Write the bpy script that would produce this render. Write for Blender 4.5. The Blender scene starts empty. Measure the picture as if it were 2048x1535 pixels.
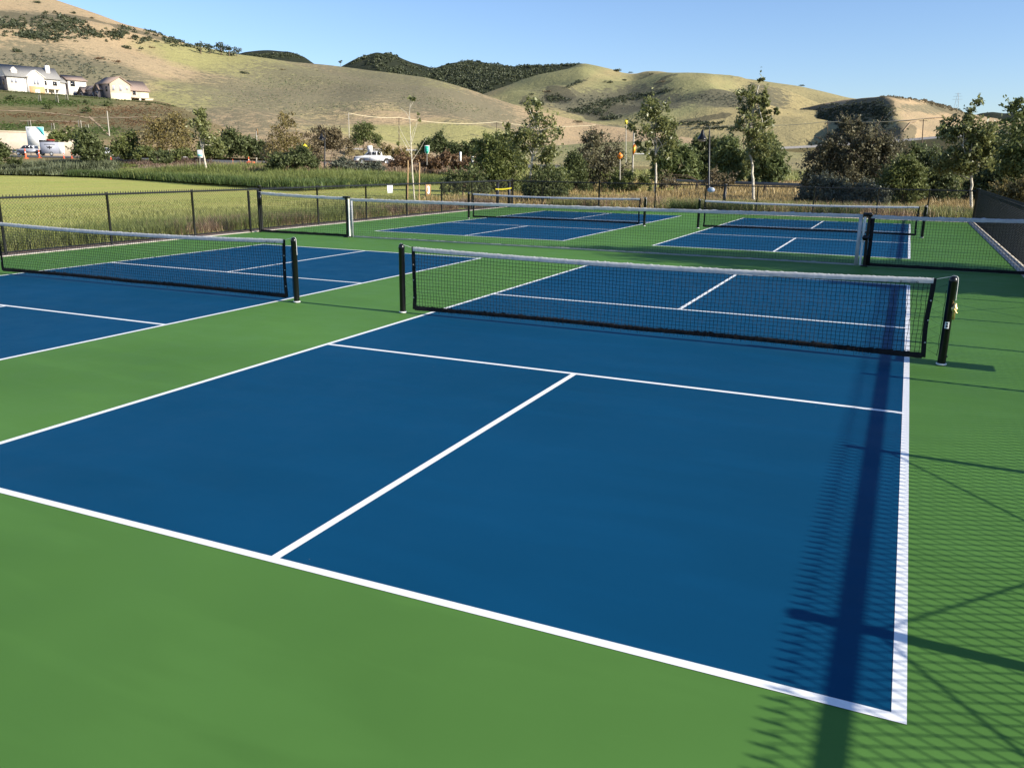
import bpy, math, random
import numpy as np
from mathutils import Vector, Matrix
from mathutils.bvhtree import BVHTree
rng = np.random.default_rng(7)
random.seed(7)
rad = math.radians
SC = bpy.context.scene
COL = SC.collection
A = np.array

# ------------------------------------------------------------------ camera (solved from the court lines)
CAM = A([-0.23176664, -3.11891572, 2.03700423])
YAW, PIT, ROL, FOC = rad(24.5680684), rad(14.7888898), rad(0.69385873), 1676.83
CF = A([-math.sin(YAW)*math.cos(PIT), math.cos(YAW)*math.cos(PIT), -math.sin(PIT)])
_r = A([math.cos(YAW), math.sin(YAW), 0.]); _u = np.cross(_r, CF)
CR = math.cos(ROL)*_r + math.sin(ROL)*_u
CU = -math.sin(ROL)*_r + math.cos(ROL)*_u
def ray(px, py):
    return CF + (px-1024)/FOC*CR - (py-767.5)/FOC*CU
def at(px, py, d):
    """the point seen at photo pixel px,py at horizontal distance d"""
    v = ray(px, py); return CAM + v*(d/math.hypot(v[0], v[1]))
def on_ground(px, py, z=0.):
    v = ray(px, py); return CAM + v*((z-CAM[2])/v[2])
def offax(px): return math.cos(math.atan((px-1024)/FOC))
def mpp(d): return d/FOC*1.0          # metres per photo pixel at distance d (about)
cd = bpy.data.cameras.new('camera'); cam = bpy.data.objects.new('camera', cd); COL.objects.link(cam)
M = Matrix([[CR[0], CU[0], -CF[0]], [CR[1], CU[1], -CF[1]], [CR[2], CU[2], -CF[2]]]).to_4x4()
M.translation = Vector(CAM); cam.matrix_world = M
cd.sensor_fit = 'HORIZONTAL'; cd.sensor_width = 36; cd.lens = 36*FOC/2048
cd.clip_start = 0.05; cd.clip_end = 9000
SC.camera = cam

# ------------------------------------------------------------------ light
SUN_EL, SUN_AZ = 25.0, 92.0
w = bpy.data.worlds.new('World'); SC.world = w; w.use_nodes = True
nt = w.node_tree; bg = nt.nodes['Background']
sky = nt.nodes.new('ShaderNodeTexSky'); sky.sky_type = 'NISHITA'; sky.sun_disc = False
sky.sun_elevation = rad(SUN_EL); sky.sun_rotation = rad(SUN_AZ)
sky.altitude = 0; sky.air_density = 1.0; sky.dust_density = 0.3; sky.ozone_density = 2.0
tm = nt.nodes.new('ShaderNodeMix'); tm.data_type = 'RGBA'; tm.blend_type = 'MULTIPLY'; tm.inputs[0].default_value = 1; tm.inputs[7].default_value = (.78, .88, 1.10, 1)
nt.links.new(sky.outputs[0], tm.inputs[6]); nt.links.new(tm.outputs[2], bg.inputs[0]); bg.inputs[1].default_value = 0.095
sl = bpy.data.lights.new('sun', 'SUN'); sl.energy = 5.0; sl.angle = rad(0.45); sl.color = (1.0, 0.93, 0.80)
so = bpy.data.objects.new('sun', sl); COL.objects.link(so)
az = rad(SUN_AZ); el = rad(SUN_EL)
sd = Vector((math.sin(az)*math.cos(el), math.cos(az)*math.cos(el), math.sin(el)))
so.rotation_euler = sd.to_track_quat('Z', 'Y').to_euler(); so.location = (40, 0, 30)
SC.view_settings.view_transform = 'Standard'; SC.view_settings.look = 'None'
SC.view_settings.exposure = 0.80; SC.view_settings.gamma = 1
SC.cycles.use_denoising = True; SC.cycles.max_bounces = 6; SC.cycles.transparent_max_bounces = 8
SC.cycles.diffuse_bounces = 3; SC.cycles.glossy_bounces = 2; SC.cycles.transmission_bounces = 3

# ------------------------------------------------------------------ materials
MATS = {}
def lin(c): return tuple(((x/255)/12.92 if x/255 <= .04045 else ((x/255+.055)/1.055)**2.4) for x in c)
class N:
    def __init__(s, name):
        s.m = bpy.data.materials.new(name); s.m.use_nodes = True
        s.t = s.m.node_tree; s.b = s.t.nodes['Principled BSDF']
        s.out = s.t.nodes['Material Output']
    def n(s, ty, **k):
        x = s.t.nodes.new(ty)
        for a, v in k.items():
            if a.startswith('i_'):
                key = a[2:]; key = int(key) if key.isdigit() else key
                x.inputs[key].default_value = v
            else: setattr(x, a, v)
        return x
    def l(s, a, b): s.t.links.new(a, b)
    def pos(s):
        return s.n('ShaderNodeNewGeometry').outputs['Position']
    def noise(s, scale, detail=4, rough=.55, vec=None, sc3=None, dist=0):
        x = s.n('ShaderNodeTexNoise', i_Scale=scale, i_Detail=detail, i_Roughness=rough, i_Distortion=dist)
        v = vec or s.pos()
        if sc3:
            mp = s.n('ShaderNodeMapping'); mp.inputs['Scale'].default_value = sc3
            s.l(v, mp.inputs[0]); v = mp.outputs[0]
        s.l(v, x.inputs['Vector']); return x.outputs[0]
    def ramp(s, fac, stops, interp='LINEAR'):
        x = s.n('ShaderNodeValToRGB'); e = x.color_ramp; e.interpolation = interp
        while len(e.elements) < len(stops): e.elements.new(.5)
        for el_, (p, c) in zip(e.elements, stops):
            el_.position = p; el_.color = (*c[:3], 1) if not isinstance(c, (int, float)) else (c, c, c, 1)
        s.l(fac, x.inputs[0]); return x.outputs[0]
    def mix(s, fac, a, b, blend='MIX'):
        x = s.n('ShaderNodeMix', data_type='RGBA', blend_type=blend)
        for v, i in ((fac, 0), (a, 6), (b, 7)):
            if isinstance(v, (int, float)): x.inputs[i].default_value = v
            elif isinstance(v, tuple): x.inputs[i].default_value = (*v[:3], 1)
            else: s.l(v, x.inputs[i])
        return x.outputs[2]
    def attr(s, name): return s.n('ShaderNodeAttribute', attribute_name=name).outputs['Fac']
    def bump(s, h, strength=.3, dist=.02):
        x = s.n('ShaderNodeBump', i_Strength=strength, i_Distance=dist); s.l(h, x.inputs['Height'])
        s.l(x.outputs[0], s.b.inputs['Normal'])
    def col(s, c):
        if isinstance(c, tuple): s.b.inputs['Base Color'].default_value = (*c, 1)
        else: s.l(c, s.b.inputs['Base Color'])
def plain(name, c, rough=.6, metal=0, var=.12, scale=6, spec=.5, bumpy=0):
    m = N(name); f = m.noise(scale, 5, .6)
    a = tuple(min(1, x*(1+var)) for x in c); b = tuple(x*(1-var) for x in c)
    m.col(m.ramp(f, [(.3, b), (.7, a)]))
    m.b.inputs['Roughness'].default_value = rough; m.b.inputs['Metallic'].default_value = metal
    m.b.inputs['Specular IOR Level'].default_value = spec
    if bumpy: m.bump(m.noise(scale*8, 4, .7), bumpy, .01)
    MATS[name] = m.m; return m.m
def court_mat(name, c, c2, sp):
    m = N(name)
    big = m.noise(.35, 3, .5); mid = m.noise(2.2, 5, .6); fine = m.noise(420, 2, .6)
    sweep = m.noise(1.0, 3, .55, sc3=(.5, 2.6, 1), dist=.5)
    base = m.mix(m.ramp(big, [(.3, 0.), (.7, 1.)]), c, c2)
    base = m.mix(m.ramp(mid, [(.35, 0.), (.75, .22)]), base, c2)
    base = m.mix(m.ramp(sweep, [(.48, 0.), (.62, .18)]), base, tuple(x*1.25 for x in c2))
    base = m.mix(m.ramp(fine, [(.35, .25), (.65, 0.)]), base, tuple(x*.72 for x in c))
    speck = m.noise(9, 0, 0); 
    v = m.n('ShaderNodeTexVoronoi', i_Scale=2.1); m.l(m.pos(), v.inputs['Vector'])
    base = m.mix(m.ramp(v.outputs['Distance'], [(.006, .5), (.0105, 0.)]), base, (.55, .55, .5))
    sc_ = m.noise(1.7, 6, .75, sc3=(1, 3.5, 1), dist=2.5)
    base = m.mix(m.ramp(sc_, [(.68, 0.), (.74, .16)]), base, tuple(x*1.7+.01 for x in c2))
    m.col(base)
    m.b.inputs['Roughness'].default_value = .62; m.b.inputs['Specular IOR Level'].default_value = sp
    m.l(m.ramp(mid, [(.3, .55), (.7, .70)]), m.b.inputs['Roughness'])
    m.bump(m.noise(300, 3, .7), .35, .0015)
    MATS[name] = m.m
court_mat('green_acrylic', (.066, .160, .033), (.092, .212, .047), .05)
court_mat('blue_acrylic', (.0016, .049, .108), (.0026, .060, .138), .05)
plain('line_paint', (.80, .80, .78), .6, var=.04, scale=30)
def conc():
    m = N('concrete'); f = m.noise(1.3, 6, .65); g = m.noise(60, 3, .7)
    b = m.ramp(f, [(.3, (.36, .32, .26)), (.7, (.52, .47, .40))]); m.col(m.mix(m.ramp(g, [(.4, .3), (.6, 0.)]), b, (.26, .23, .19)))
    m.b.inputs['Roughness'].default_value = .9; m.bump(g, .3, .004); MATS['concrete'] = m.m
conc()
def gravel():
    m = N('gravel'); v = m.n('ShaderNodeTexVoronoi', i_Scale=28); m.l(m.pos(), v.inputs['Vector'])
    m.col(m.mix(m.noise(.8, 4), m.ramp(v.outputs['Color'], [(.1, (.10, .06, .045)), (.9, (.36, .26, .20))]), (.20, .13, .10)))
    m.b.inputs['Roughness'].default_value = .95; m.bump(v.outputs['Distance'], .8, .02); MATS['gravel'] = m.m
gravel()
plain('black_vinyl', (.012, .012, .012), .42, var=.3, scale=20)
plain('black_paint', (.005, .005, .0055), .28, var=.3, scale=8, spec=.4)
plain('net_cord', (.012, .013, .014), .8, var=.3, scale=30)
plain('black_webbing', (.010, .010, .011), .8, var=.4, scale=40, spec=.25, bumpy=.3)
def tape_mat(name, c, d):
    m = N(name); f = m.noise(14, 5, .7, sc3=(1, 1, .3)); g = m.noise(5, 4, .6)
    m.col(m.mix(m.ramp(g, [(.45, 0.), (.75, .5)]), m.ramp(f, [(.3, d), (.7, c)]), tuple(x*.8 for x in d)))
    m.b.inputs['Roughness'].default_value = .75; m.bump(f, .25, .006); MATS[name] = m.m
tape_mat('white_tape', (.56, .56, .55), (.46, .46, .46))
tape_mat('grey_tape', (.34, .36, .35), (.24, .26, .25))
plain('white_metal', (.72, .71, .68), .4, var=.06, scale=8)
plain('steel', (.55, .54, .52), .35, metal=.9, scale=20)
plain('brass', (.75, .56, .24), .35, metal=.85, scale=20)
plain('asphalt', (.085, .083, .082), .95, var=.3, scale=2)
plain('wood_stake', (.42, .27, .13), .8, var=.25, scale=12)
plain('pole_wood', (.09, .065, .045), .9, var=.3, scale=4)
plain('pale_pole', (.40, .37, .31), .8, var=.15, scale=4)
plain('bark_white', (.50, .45, .36), .85, var=.35, scale=9, bumpy=.4)
plain('bark_brown', (.15, .105, .07), .9, var=.35, scale=9, bumpy=.4)
plain('stucco_white', (.74, .69, .62), .9, var=.06, scale=2)
plain('stucco_cream', (.70, .62, .42), .9, var=.06, scale=2)
plain('stucco_tan', (.52, .43, .31), .9, var=.08, scale=2)
plain('stucco_orange', (.55, .33, .17), .9, var=.1, scale=2)
plain('wall_shade_and_cap', (.085, .075, .08), .9, var=.12, scale=2)  # shade of the houses' left walls put into the colour; also chimney cap
plain('roof_grey', (.26, .25, .235), .9, var=.15, scale=3)
plain('roof_brown', (.28, .205, .165), .9, var=.15, scale=3)
plain('glass_dark', (.02, .022, .026), .1, var=.3, scale=2, spec=.8)
plain('car_white', (.72, .72, .72), .25, var=.03, scale=2)
plain('car_silver', (.42, .43, .46), .3, metal=.3, var=.05, scale=2)
plain('tyre', (.015, .015, .015), .9)
plain('red_lens', (.35, .012, .012), .3)
plain('orange_plastic', (.85, .12, .03), .5, var=.08)
plain('orange_sign', (.85, .24, .02), .5, var=.05)
plain('yellow_sign', (.80, .66, .03), .5, var=.05)
plain('green_sign', (.02, .42, .26), .5, var=.05)
plain('teal_sign', (.12, .55, .58), .5, var=.05)
plain('blue_sign', (.34, .40, .58), .4, var=.1)
plain('tan_sign', (.36, .21, .09), .6, var=.08)
plain('ink', (.03, .03, .035), .6)
plain('rail_steel', (.40, .39, .37), .5, metal=.4, var=.1)
plain('guard_steel', (.16, .16, .155), .6, metal=.2, var=.2)
plain('cable', (.62, .54, .36), .6, var=.05)
plain('white_sign', (.80, .80, .78), .5, var=.03)
plain('grey_panel', (.30, .31, .36), .5, var=.05)
plain('red_cloth', (.30, .03, .02), .8)
plain('retaining', (.46, .38, .30), .9, var=.12, scale=1.5)
def leaf_mat(name, dark, light, trans=.25, rough=.5, spec=.3):
    m = N(name); t = m.attr('tint')
    c = m.ramp(t, [(0., dark), (1., light)]); m.col(c)
    m.b.inputs['Roughness'].default_value = rough; m.b.inputs['Specular IOR Level'].default_value = spec
    tr = m.n('ShaderNodeBsdfTranslucent'); m.l(c, tr.inputs[0])
    mx = m.n('ShaderNodeMixShader', i_0=trans); m.l(m.b.outputs[0], mx.inputs[1]); m.l(tr.outputs[0], mx.inputs[2])
    m.l(mx.outputs[0], m.out.inputs[0]); MATS[name] = m.m
leaf_mat('leaf_sycamore', (0.069, 0.086, 0.028), (0.319, 0.330, 0.121), .38, .42, .5)
leaf_mat('leaf_dark', (0.043, 0.057, 0.022), (0.176, 0.205, 0.078), .35)
leaf_mat('leaf_green', (0.057, 0.078, 0.024), (0.247, 0.273, 0.091), .35)
leaf_mat('leaf_pepper', (0.061, 0.084, 0.030), (0.234, 0.273, 0.104), .35)
leaf_mat('leaf_brown', (0.084, 0.066, 0.038), (0.265, 0.213, 0.115), .25)
leaf_mat('leaf_bronze', (0.065, 0.062, 0.034), (0.231, 0.210, 0.119), .3)
leaf_mat('leaf_yellow', (.110, .090, .030), (.300, .240, .090), .3)
leaf_mat('leaf_rust', (.080, .042, .022), (.240, .150, .075), .2)
leaf_mat('leaf_sage', (.085, .100, .050), (.240, .265, .150), .15)
leaf_mat('leaf_silver', (0.043, 0.048, 0.031), (0.178, 0.190, 0.132), .15)
leaf_mat('chaparral', (0.025, 0.034, 0.018), (0.090, 0.102, 0.050), .1)
leaf_mat('grass_green', (.110, .145, .035), (.300, .330, .100), .35)
leaf_mat('grass_dark', (.040, .065, .018), (.130, .185, .050), .35)
leaf_mat('grass_gold', (.250, .175, .070), (.560, .420, .190), .3)
leaf_mat('grass_olive', (.155, .170, .050), (.410, .410, .145), .3)
leaf_mat('grass_brown', (.180, .110, .065), (.480, .350, .220), .3)
leaf_mat('grass_pink', (.220, .150, .105), (.420, .310, .230), .3)

def lawn():
    m = N('lawn'); a = m.noise(.12, 5, .6); b = m.noise(3.0, 5, .7); c = m.noise(.45, 3, .5, sc3=(1, .25, 1))
    x = m.ramp(a, [(.3, (.350, .385, .085)), (.7, (.440, .430, .120))])
    x = m.mix(m.ramp(b, [(.35, .35), (.65, 0.)]), x, (.200, .225, .055))
    x = m.mix(m.ramp(c, [(.45, 0.), (.6, .45)]), x, (.46, .38, .13)); m.col(x)
    m.b.inputs['Roughness'].default_value = 1; m.b.inputs['Specular IOR Level'].default_value = .1
    m.bump(m.noise(25, 4, .8), .8, .04); MATS['lawn'] = m.m
lawn()
def dirt():
    m = N('dry_ground'); a = m.noise(.2, 5, .6); b = m.noise(4.0, 5, .7)
    x = m.ramp(a, [(.3, (.300, .215, .095)), (.7, (.200, .190, .075))])
    x = m.mix(m.ramp(b, [(.35, .6), (.65, 0.)]), x, (.120, .095, .050)); m.col(x)
    m.b.inputs['Roughness'].default_value = 1; m.b.inputs['Specular IOR Level'].default_value = .1
    m.bump(m.noise(12, 4, .8), .8, .06); MATS['dry_ground'] = m.m
dirt()
def hill_mat(name, tan, tan2, green, brush, sc=1.):
    m = N(name)
    a = m.noise(.012*sc, 6, .6); b = m.noise(.06*sc, 6, .7); c = m.noise(.28*sc, 4, .75); f = m.noise(.9*sc, 3, .8)
    x = m.ramp(a, [(.35, tan), (.65, tan2)])
    g = m.n('ShaderNodeMath', operation='MULTIPLY_ADD', i_1=1.1, i_2=-.30); m.l(b, g.inputs[0])
    g2 = m.n('ShaderNodeMath', operation='ADD', use_clamp=True); m.l(m.attr('green'), g2.inputs[0]); m.l(g.outputs[0], g2.inputs[1])
    x = m.mix(m.ramp(g2.outputs[0], [(.35, 0.), (.95, 1.)]), x, green)
    # small sage tufts: stronger where 'scrub' is high
    s_ = m.n('ShaderNodeMath', operation='MULTIPLY_ADD', i_1=1.0); m.l(m.attr('scrub'), s_.inputs[0]); s_.inputs[1].default_value = .30; m.l(c, s_.inputs[2])
    x = m.mix(m.ramp(s_.outputs[0], [(.60, 0.), (.72, .85)]), x, brush)
    s3 = m.n('ShaderNodeMath', operation='MULTIPLY_ADD'); m.l(m.attr('scrub'), s3.inputs[0]); s3.inputs[1].default_value = .22; m.l(f, s3.inputs[2])
    x = m.mix(m.ramp(s3.outputs[0], [(.58, 0.), (.74, .55)]), x, tuple(v*1.4 for v in brush))
    s4 = m.n('ShaderNodeMath', operation='ADD'); m.l(m.attr('brush'), s4.inputs[0]); m.l(b, s4.inputs[1])
    x = m.mix(m.ramp(s4.outputs[0], [(.95, 0.), (1.45, .75)]), x, tuple(v*.8 for v in brush))
    m.col(x); m.b.inputs['Roughness'].default_value = 1; m.b.inputs['Specular IOR Level'].default_value = .05
    m.bump(m.mix(.5, c, b), 1.0, 1.6/sc); MATS[name] = m.m
hill_mat('hill_dry', (.425, .305, .175), (.365, .278, .168), (.310, .285, .120), (.150, .135, .085))
hill_mat('hill_green', (.360, .290, .140), (.290, .250, .128), (.250, .238, .112), (.105, .098, .066), .6)
hill_mat('hill_dark', (.060, .062, .040), (.10, .085, .055), (.045, .055, .030), (.030, .036, .022), .6)
hill_mat('slope_planted', (.330, .235, .130), (.27, .20, .11), (.115, .125, .052), (.110, .095, .048), 2.2)

# ------------------------------------------------------------------ mesh building
class MB:
    def __init__(s): s.v = []; s.f = []; s.n = 0; s.at = {}
    def add(s, v, f, **at):
        v = np.asarray(v, float).reshape(-1, 3); f = np.asarray(f, int)
        s.v.append(v); s.f.append(f + s.n); 
        for k, a in at.items(): s.at.setdefault(k, []).append(np.broadcast_to(np.asarray(a, float), (len(v),)))
        s.n += len(v); return s
    def quads(s, q, **at):
        q = np.asarray(q, float); n = len(q)
        return s.add(q.reshape(-1, 3), np.arange(n*q.shape[1]).reshape(n, q.shape[1]), **at)
    def box(s, lo, hi, rot=0, about=None, **at):
        x0, y0, z0 = lo; x1, y1, z1 = hi
        v = A([(x, y, z) for z in (z0, z1) for x, y in ((x0, y0), (x1, y0), (x1, y1), (x0, y1))], float)
        if rot:
            c = A(about if about is not None else ((x0+x1)/2, (y0+y1)/2)); cs, sn = math.cos(rot), math.sin(rot)
            d = v[:, :2]-c; v[:, 0] = c[0]+d[:, 0]*cs-d[:, 1]*sn; v[:, 1] = c[1]+d[:, 0]*sn+d[:, 1]*cs
        return s.add(v, [(0, 3, 2, 1), (4, 5, 6, 7), (0, 1, 5, 4), (1, 2, 6, 5), (2, 3, 7, 6), (3, 0, 4, 7)], **at)
    def tube(s, pts, r, n=8, cap=True, **at):
        pts = A(pts, float); k = len(pts); r = np.broadcast_to(A(r, float), (k,))
        t = np.gradient(pts, axis=0); t /= np.linalg.norm(t, axis=1)[:, None]+1e-9
        ref = A([0, 0, 1.]) if abs(t[:, 2]).mean() < .8 else A([0., 1, 0])
        u = np.cross(t, ref); u /= np.linalg.norm(u, axis=1)[:, None]+1e-9; w_ = np.cross(t, u)
        a = np.linspace(0, 2*math.pi, n, endpoint=False)
        ring = pts[:, None]+r[:, None, None]*(np.cos(a)[None, :, None]*u[:, None]+np.sin(a)[None, :, None]*w_[:, None])
        f = []
        for i in range(k-1):
            for j in range(n):
                f.append((i*n+j, i*n+(j+1) % n, (i+1)*n+(j+1) % n, (i+1)*n+j))
        s.add(ring.reshape(-1, 3), f, **at)
        if cap:
            for ri in (0, k-1):
                c = ring[ri]; m_ = pts[ri]; v = np.vstack([c, m_]); 
                s.add(v, [(j, (j+1) % n, n, n) if ri else ((j+1) % n, j, n, n) for j in range(n)], **at)
        return s
    def wires(s, a, b, r, n=4):
        """many thin straight prisms at once from a[i] to b[i]"""
        a = A(a, float); b = A(b, float); t = b-a; t /= np.linalg.norm(t, axis=1)[:, None]+1e-12
        ref = np.where(np.abs(t[:, 2:3]) < .9, A([[0, 0, 1.]]), A([[0., 1, 0]]))
        u = np.cross(t, ref); u /= np.linalg.norm(u, axis=1)[:, None]; w_ = np.cross(t, u)
        an = np.linspace(0, 2*math.pi, n, endpoint=False)+.4
        off = r*(np.cos(an)[None, :, None]*u[:, None]+np.sin(an)[None, :, None]*w_[:, None])
        v = np.concatenate([a[:, None]+off, b[:, None]+off], 1)  # N,2n,3
        base = np.arange(len(a))[:, None, None]*2*n
        f = A([(j, (j+1) % n, n+(j+1) % n, n+j) for j in range(n)])[None]+base
        return s.add(v.reshape(-1, 3), f.reshape(-1, 4))
    def lathe(s, c, prof, n=20, axis='z', **at):
        c = A(c, float); a = np.linspace(0, 2*math.pi, n, endpoint=False); v = []
        for r, h in prof:
            for q in a:
                p = (r*math.cos(q), r*math.sin(q), h)
                if axis == 'y': p = (p[0], h, p[1])
                if axis == 'x': p = (h, p[0], p[1])
                v.append(c+A(p))
        f = [(i*n+j, i*n+(j+1) % n, (i+1)*n+(j+1) % n, (i+1)*n+j) for i in range(len(prof)-1) for j in range(n)]
        return s.add(v, f, **at)
    def prism(s, poly, o, u, w_, ext):
        """polygon (2-D) in plane o + x*u + y*w_, extruded by vector ext"""
        poly = A(poly, float); o, u, w_, ext = A(o, float), A(u, float), A(w_, float), A(ext, float)
        p = o+poly[:, :1]*u+poly[:, 1:2]*w_; n = len(p)
        s.v.append(np.vstack([p, p+ext])); 
        for f in (list(range(n)), list(range(2*n-1, n-1, -1))): s.f.append([A(f)+s.n])
        s.f.append(A([(j, j+n, (j+1) % n+n, (j+1) % n) for j in range(n)])+s.n); s.n += 2*n
        return s
    def build(s, name, mat, parent=None, smooth=False, local=None):
        v = np.vstack(s.v) if s.v else np.zeros((0, 3))
        if parent is not None and local is None: v = v-A(world_loc(parent))
        if local is not None: v = v-A(local)
        loops = []; starts = []; tot = 0; sizes = []
        for f in s.f:
            for q in (f if isinstance(f, list) else [None]):
                if q is None:
                    k = f.shape[1]
                    if k == 4 and len(f) and (f[:, 2] == f[:, 3]).all(): f = f[:, :3]; k = 3
                    loops.append(f.reshape(-1)); sizes.append(np.full(len(f), k))
                else:
                    loops.append(q); sizes.append(A([len(q)]))
        loops = np.concatenate(loops); sizes = np.concatenate(sizes)
        starts = np.concatenate([[0], np.cumsum(sizes)[:-1]])
        me = bpy.data.meshes.new(name)
        me.vertices.add(len(v)); me.vertices.foreach_set('co', v.astype(np.float32).ravel())
        me.loops.add(len(loops)); me.loops.foreach_set('vertex_index', loops.astype(np.int32))
        me.polygons.add(len(sizes)); me.polygons.foreach_set('loop_start', starts.astype(np.int32))
        me.polygons.foreach_set('loop_total', sizes.astype(np.int32))
        if smooth: me.polygons.foreach_set('use_smooth', np.ones(len(sizes), bool))
        me.update(calc_edges=True)
        for k, a in s.at.items():
            a = np.concatenate(a)
            if len(a) == len(v):
                at_ = me.attributes.new(k, 'FLOAT', 'POINT'); at_.data.foreach_set('value', a.astype(np.float32))
        me.validate()
        me.materials.append(MATS[mat] if isinstance(mat, str) else mat)
        o = bpy.data.objects.new(name, me); COL.objects.link(o)
        if parent is not None: o.parent = parent
        if local is not None and parent is None: o.location = tuple(local)
        WL[o.name] = tuple(world_loc(parent)) if parent is not None else (tuple(local) if local is not None else (0, 0, 0))
        return o
WL = {}
def world_loc(o):
    return WL.get(o.name, (0, 0, 0))
def empty(name, loc, label, cat, group=None):
    o = bpy.data.objects.new(name, None); COL.objects.link(o); o.location = tuple(loc); o.empty_display_size = .2
    WL[o.name] = tuple(loc); tag(o, label, cat, group); return o
def tag(o, label=None, cat=None, group=None, kind=None):
    if label: o['label'] = label
    if cat: o['category'] = cat
    if group: o['group'] = group
    if kind: o['kind'] = kind
    return o
def sheet(name, pts, z, mat, kind='structure'):
    m = MB(); m.add([(x, y, z) for x, y in pts], [tuple(range(len(pts)))])
    return tag(m.build(name, mat), kind=kind)
def rect(x0, y0, x1, y1): return [(x0, y0), (x1, y0), (x1, y1), (x0, y1)]
def copy_tree(o, parent=None):
    c = o.copy(); COL.objects.link(c)
    if parent is not None: c.parent = parent
    for ch in list(o.children): copy_tree(ch, c)
    return c
def text_mb(txt, size, o, u, w_, bold=0.0):
    cu = bpy.data.curves.new('t', 'FONT'); cu.body = txt; cu.size = size; cu.align_x = 'CENTER'; cu.align_y = 'CENTER'; cu.offset = bold
    ob = bpy.data.objects.new('t', cu); COL.objects.link(ob)
    dg = bpy.context.evaluated_depsgraph_get(); me = bpy.data.meshes.new_from_object(ob.evaluated_get(dg))
    m = MB(); v = A([tuple(x.co) for x in me.vertices]).reshape(-1, 3)
    m.v.append(A(o)+v[:, :1]*A(u)+v[:, 1:2]*A(w_)); m.n = len(v)
    m.f.append([A(list(p.vertices)) for p in me.polygons])
    bpy.data.objects.remove(ob); bpy.data.curves.remove(cu); return m

# ------------------------------------------------------------------ ground and courts
XL, XR, YF = -17.3, 2.0, 34.2          # edge of the green paint
FL, FR, FY = -17.55, 2.25, 34.55       # fence lines
sheet('ground', rect(-2500, -300, 2500, 3500), -.03, 'dry_ground')
sheet('lawn', rect(-300, -120, FL-.6, 92), -.018, 'lawn')
sheet('gravel_strip', rect(FL-.6, -60, FL+.05, FY+.5), -.010, 'gravel')
sheet('court_surface', rect(XL, -30, XR, YF), 0, 'green_acrylic')
for i, q in enumerate((rect(XR, -30, XR+.27, YF+.35), rect(XL-.22, -30, XL, YF+.35), rect(XL, YF, XR, YF+.35))):
    m = MB(); (x0, y0), _, (x1, y1), _ = q; m.box((x0, y0, -.15), (x1, y1, .012 if i < 2 else .010)); tag(m.build('concrete_curb', 'concrete'), kind='structure')
W, L, LW = 6.096, 13.411, .055
for cx in (-W, -8.534-W):
    for cy in (0., 18.288):
        sheet('blue_court', rect(cx, cy, cx+W, cy+L), .0015, 'blue_acrylic')
        m = MB(); z = .003
        for x0, y0, x1, y1 in ((0, 0, W, LW), (0, L-LW, W, L), (0, LW, LW, L-LW), (W-LW, LW, W, L-LW), (LW, 4.572-LW, W-LW, 4.572), (LW, 8.839, W-LW, 8.839+LW),
                               (W/2-LW/2, LW, W/2+LW/2, 4.572-LW), (W/2-LW/2, 8.839+LW, W/2+LW/2, L-LW)):
            wx = .012 if (x1-x0) < .1 and (x0 < .1 or x1 > W-.1) else 0    # the sidelines look a touch wider
            m.add([(cx+x0, cy+y0, z), (cx+x1, cy+y0, z), (cx+x1, cy+y1, z), (cx+x0, cy+y1, z)], [(0, 1, 2, 3)])
        tag(m.build('court_lines', 'line_paint'), kind='structure')

# ------------------------------------------------------------------ nets
def strip(xs, zt, zb, th, wob, y0=0., seed=0, wave=.004):
    """folded fabric tape: front, top and back faces with small wrinkles"""
    r = np.random.default_rng(seed); n = len(xs); m = MB()
    sm = lambda a: np.convolve(a, [.25, .5, .25], 'same')
    w1 = sm(r.normal(0, wave, n)); w2 = sm(r.normal(0, wave, n)); w3 = r.normal(0, wave*.5, n)
    rows = [(y0-th+w1*.25, zb+w3*.6), (y0-th*1.1+w2*.3, (zt+zb)/2+0*w3), (y0-th*.9+w1*.35, zt-.007+w2*.2), (y0+w1*.3, zt+abs(w3)*2.6+abs(w2)*1.0), (y0+th*.8+w2, zt-.006), (y0+th+w1*.5, zb+w3*.6)]
    v = np.stack([np.stack([xs, np.broadcast_to(y, n), np.broadcast_to(z, n)], 1) for y, z in rows])
    R_ = len(rows); idx = np.arange(n-1)
    f = np.concatenate([np.stack([k*n+idx, k*n+idx+1, (k+1)*n+idx+1, (k+1)*n+idx], 1) for k in range(R_-1)])
    m.add(v.reshape(-1, 3), f)
    return m
def net_mesh(xs, zt, zb, r, step, seed, wob=.006, y0=0.):
    """square mesh: xs node columns, zt/zb arrays of top and bottom heights; one joined lattice of cords"""
    rg = np.random.default_rng(seed); nx = len(xs); nz = max(3, int(round((zt-zb).mean()/step)))+1
    tt = np.linspace(0, 1, nz)
    X = np.repeat(xs[:, None], nz, 1); Z = zb[:, None]+(zt-zb)[:, None]*tt[None]
    k = np.sin(tt*math.pi)[None]
    gx = np.cumsum(rg.normal(0, wob*.35, (nx, nz)), 0); gx -= gx.mean(0); gx = gx*.25+rg.normal(0, wob*.30, (nx, nz))
    gz = rg.normal(0, wob*.40, (nx, nz))+wob*.8*np.sin(xs*3.1+seed)[:, None]*k
    Y = y0+.018*np.sin(xs*1.7+seed)[:, None]*k+rg.normal(0, wob*.4, (nx, nz))
    X = X+gx*k; Z = Z+gz*k
    Pn = np.stack([X, Y, Z], -1); m = MB()
    m.wires(Pn[:, :-1].reshape(-1, 3), Pn[:, 1:].reshape(-1, 3), r, 3)
    m.wires(Pn[:-1, :].reshape(-1, 3), Pn[1:, :].reshape(-1, 3), r, 3)
    return m
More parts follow.
